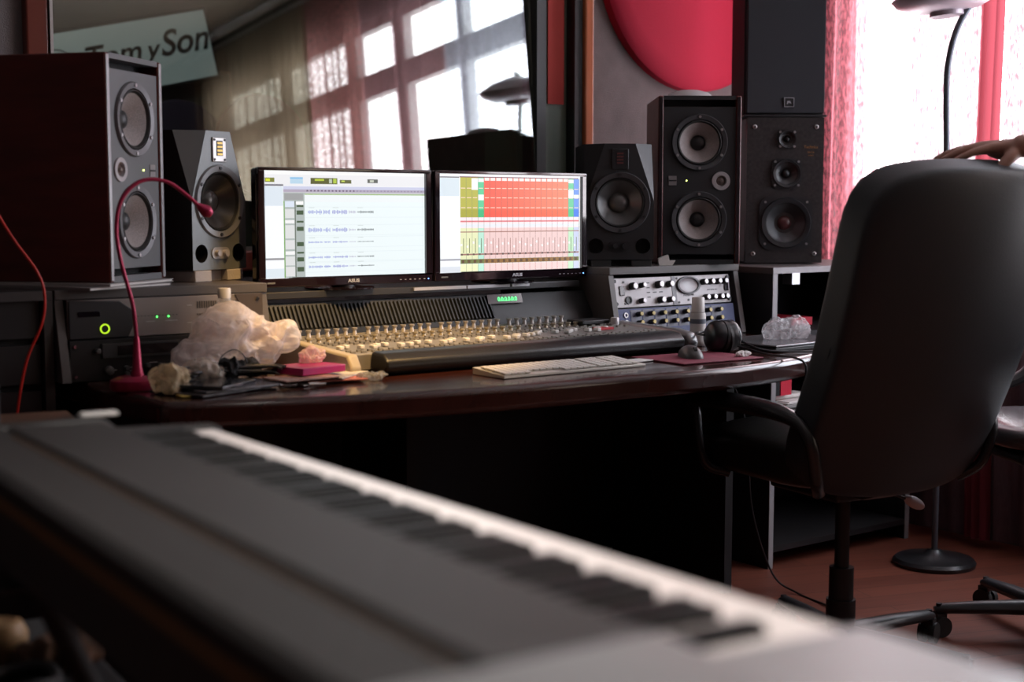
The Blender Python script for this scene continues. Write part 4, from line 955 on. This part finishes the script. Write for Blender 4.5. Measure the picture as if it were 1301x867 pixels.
sh_ = MB(); sh_.ball((0, 0, 1.090), .18, (1.02, .68, 1.120), 3); capsule(sh_, (-.13, .0, 1.255), (.15, 0, 1.255), .075, .075); capsule(sh_, (-.075, .0, 0.85), (-.07, 0, 1.15), .118, .115); capsule(sh_, (.075, .0, 0.85), (.07, 0, 1.15), .118, .115)
capsule(sh_, shd, shd.lerp(el, .75), .068, .058); capsule(sh_, (.16, -.02, 1.270), (.225, -.028, 1.070), .066, .058)
remeshed(sh_, 'shirt', mat('dark_shirt', (.03, .03, .04), .9), pe, .009, 3)
tr_ = MB(); capsule(tr_, (-.075, 0, 0.79), (.075, 0, 0.79), .112, .112)
for sx in (-1, 1): chain(tr_, [(sx * .09, 0, 0.780), (sx * .10, .01, .48), (sx * .10, -.02, .12)], [.105, .075, .068])
remeshed(tr_, 'trousers', mat('dark_trousers', (.02, .022, .03), .9), pe, .01, 3)
hr = MB(); hr.ball((-.01, .0, 1.525), .1, (.86, .98, .8), 3); hr.ball((0, -.03, 1.470), .09, (.85, .8, 1.05), 3)
remeshed(hr, 'hair', mat('dark_hair', (.012, .008, .006), .7, bump=.6), pe, .008, 2)
for sx in (-1, 1): MB().ball((-.02 + sx * .033, .118, 1.482), .009).build('eye', mat('eye_dark', (.03, .02, .02), .2), pe)
mo_ = MB().ball((-.04, .112, 1.415), .02, (1.1, .4, .3)).build('mouth', mat('lips', (.35, .12, .1), .5), pe)
for sx in (-1, 1): MB().ball((sx * .105, .05, .045), .06, (.8, 1.9, .72), 3).build('shoe', BLK, pe)

# ---------------------------------------------------------------- stage piano in the foreground
PZ = .8295
pn = thing('stage_piano', 'dark stage piano with white and black keys across the foreground', 'piano', (.793, 1.195, PZ), R(83.8), ry=.024)
KL, WK = 1.222, 1.222 / 52
bodyg = mat('piano_grey', (.019, .0175, .017), .5, var=.1, vscale=4)
white = mat('key_ivory', (.80, .74, .71), .3); black = mat('key_ebony', (.008, .009, .010), .38, spec=.3)
wk = MB().box((0, .073, -.010), (WK - .0009, .146, .02)); wkey = wk.build('white_key', white, pn, bevel=.0012)
bk = MB().prism([(.05, -.001), (.052, .009), (.06, .012), (.146, .012), (.146, -.001)], 'x', -.0052, .0052); bkey = bk.build('black_key', black, pn, bevel=.0012)
for i in range(52):
    o = wkey if i == 0 else wkey.copy()
    if i: C.objects.link(o); o.parent = pn
    o.location = (-KL / 2 + (i + .5) * WK, 0, 0)
fb = True
for i in range(51):
    if (i % 7) in (0, 2, 3, 5, 6):      # A#, C#, D#, F#, G#
        o = bkey if fb else bkey.copy()
        if not fb: C.objects.link(o); o.parent = pn
        fb = False; o.location = (-KL / 2 + (i + 1) * WK, 0, 0)
MB().prism([(.147, -.09), (.147, .014), (.152, .021), (.272, .025), (.276, .018), (.284, .018), (.288, .025), (.352, .022), (.36, .015), (.36, -.075), (.34, -.095)], 'x', -KL / 2 - .002, KL / 2 + .002).build('upper_case', bodyg, pn, bevel=.002)
MB().b2((-KL / 2 - .002, -.012, -.10), (KL / 2 + .002, .1465, -.022)).build('lower_case', bodyg, pn, bevel=.003)
MB().prism([(-.015, -.10), (-.018, -.01), (-.01, .004), (.14, .006), (.16, .027), (.35, .024), (.362, .015), (.362, -.08), (.34, -.10)], 'x', -KL / 2 - .175, -KL / 2 - .003).build('control_cheek', mat('cheek_grey', (.30, .30, .31), .35, .2), pn, bevel=.006)
MB().prism([(-.015, -.10), (-.018, -.01), (-.01, .004), (.13, .008), (.15, .027), (.35, .024), (.362, .015), (.362, -.08), (.34, -.10)], 'x', KL / 2 + .003, KL / 2 + .045).build('end_cheek', bodyg, pn, bevel=.006)
MB().box((KL / 2 + .03, .15, .029), (.02, .05, .006)).build('end_cap', WHT, pn, bevel=.003)
MB().b2((-KL / 2, .290, .0245), (KL / 2 - .1, .292, .0262)).build('seam_line', mat('seam_brown', (.10, .05, .02), .4), pn)
MB().b2((-KL / 2, .3605, -.012), (KL / 2, .3615, -.004)).build('rear_trim', mat('amber_trim', (.30, .15, .04), .4), pn)
ps = thing('keyboard_stand', 'black steel stand carrying the stage piano', 'stand', (.793, 1.195, 0), R(83.8))
for x in (-.35, .35):
    MB().b2((x - .015, -.0, .69), (x + .015, .34, .712 - (.0 if x < 0 else 0.014))).build('support_bar', BLKM, ps)
    MB().cyl((x, .02, .695), (x, .30, .02), .014).build('leg', BLKM, ps); MB().cyl((x, .30, .695), (x, .02, .02), .014).build('leg', BLKM, ps)
    MB().b2((x - .015, -.06, .0), (x + .015, .40, .025)).build('foot', BLKM, ps)
MB().cyl((-.35, .16, .36), (.35, .16, .36), .010).build('crossbar', BLKM, ps)

# ---------------------------------------------------------------- side table at the left with things
st = thing('side_table', 'brown wooden side table behind the piano at the far left', 'table', (.66, 2.46, 0), R(-12))
MB().b2((-.25, -.22, .715), (.25, .22, .74)).build('table_top', mat('brown_wood', (.16, .085, .055), .4, var=.3, vscale=12), st, bevel=.003)
for x in (-.22, .22):
    for y in (-.19, .19): MB().b2((x - .018, y - .018, 0), (x + .018, y + .018, .7145)).build('leg', pan, st)
bx = thing('black_amplifier', 'small black box with rounded corner on the brown table', 'amplifier', (.655, 2.42, .741), R(-30))
MB().b2((-.12, -.09, 0), (.08, .12, .085)).build('case', mat('slate', (.03, .033, .038), .5), bx, bevel=.012)
MB().cyl((.08, -.02, .05), (.095, -.02, .05), .014).build('dial', mat('dial_slate', (.10, .11, .12), .5), bx)
tag(MB().ball((.775, 2.36, .7515), .0105, sub=2).build('steel_ball', CHROME), 'tiny shiny steel knob on the brown table beside the black box', 'knob')
# low case beneath the piano with coiled headphones and a tan pot
lb = thing('road_case', 'low black case under the piano at bottom left', 'case', (.48, 1.90, 0), R(-6))
MB().b2((-.26, -.25, 0), (.24, .24, .50)).build('shell', BLKM, lb, bevel=.01)
MB().b2((-.265, -.255, .40), (.245, .245, .412)).build('rim', mat('rim_dark', (.05, .05, .05), .4), lb)
o = thing('tan_pot', 'small tan round pot on the low case, bottom left', 'pot', (.600, 1.93, .501))
MB().lathe([(0, 0), (.022, 0), (.033, .02), (.034, .04), (.026, .055), (.018, .058), (0, .05)]).build('body', mat('tan_clay', (.42, .26, .12), .5), o)
o = tag(MB().tube([(.05 * math.cos(a), .05 * math.sin(a), .012 + .004 * math.sin(3 * a)) for a in [2 * PI * j / 30 for j in range(61)]], .009, 8).build('cable_ring', RUB), 'thick coiled black cable on the low case at bottom left', 'cable'); o.location = (.575, 1.80, .502)
tag(crumple([((0, 0, .02), .04, (1.6, 1, .5))], .02, 20, 9).build('brown_cloth', mat('brown_cloth', (.12, .06, .03), .8)), 'small brown cloth beside the tan pot', 'cloth').location = (.66, 1.86, .502)
# white bump on the right big speaker
tag(MB().lathe([(.075, 0), (.074, .01), (.06, .022), (.03, .030), (0, .032)], (3.17, 3.22, 1.459)).build('round_lid', mat('cap_cloth', (.5, .47, .48), .7)), 'flat pale round lid on top of the right big speaker', 'lid')
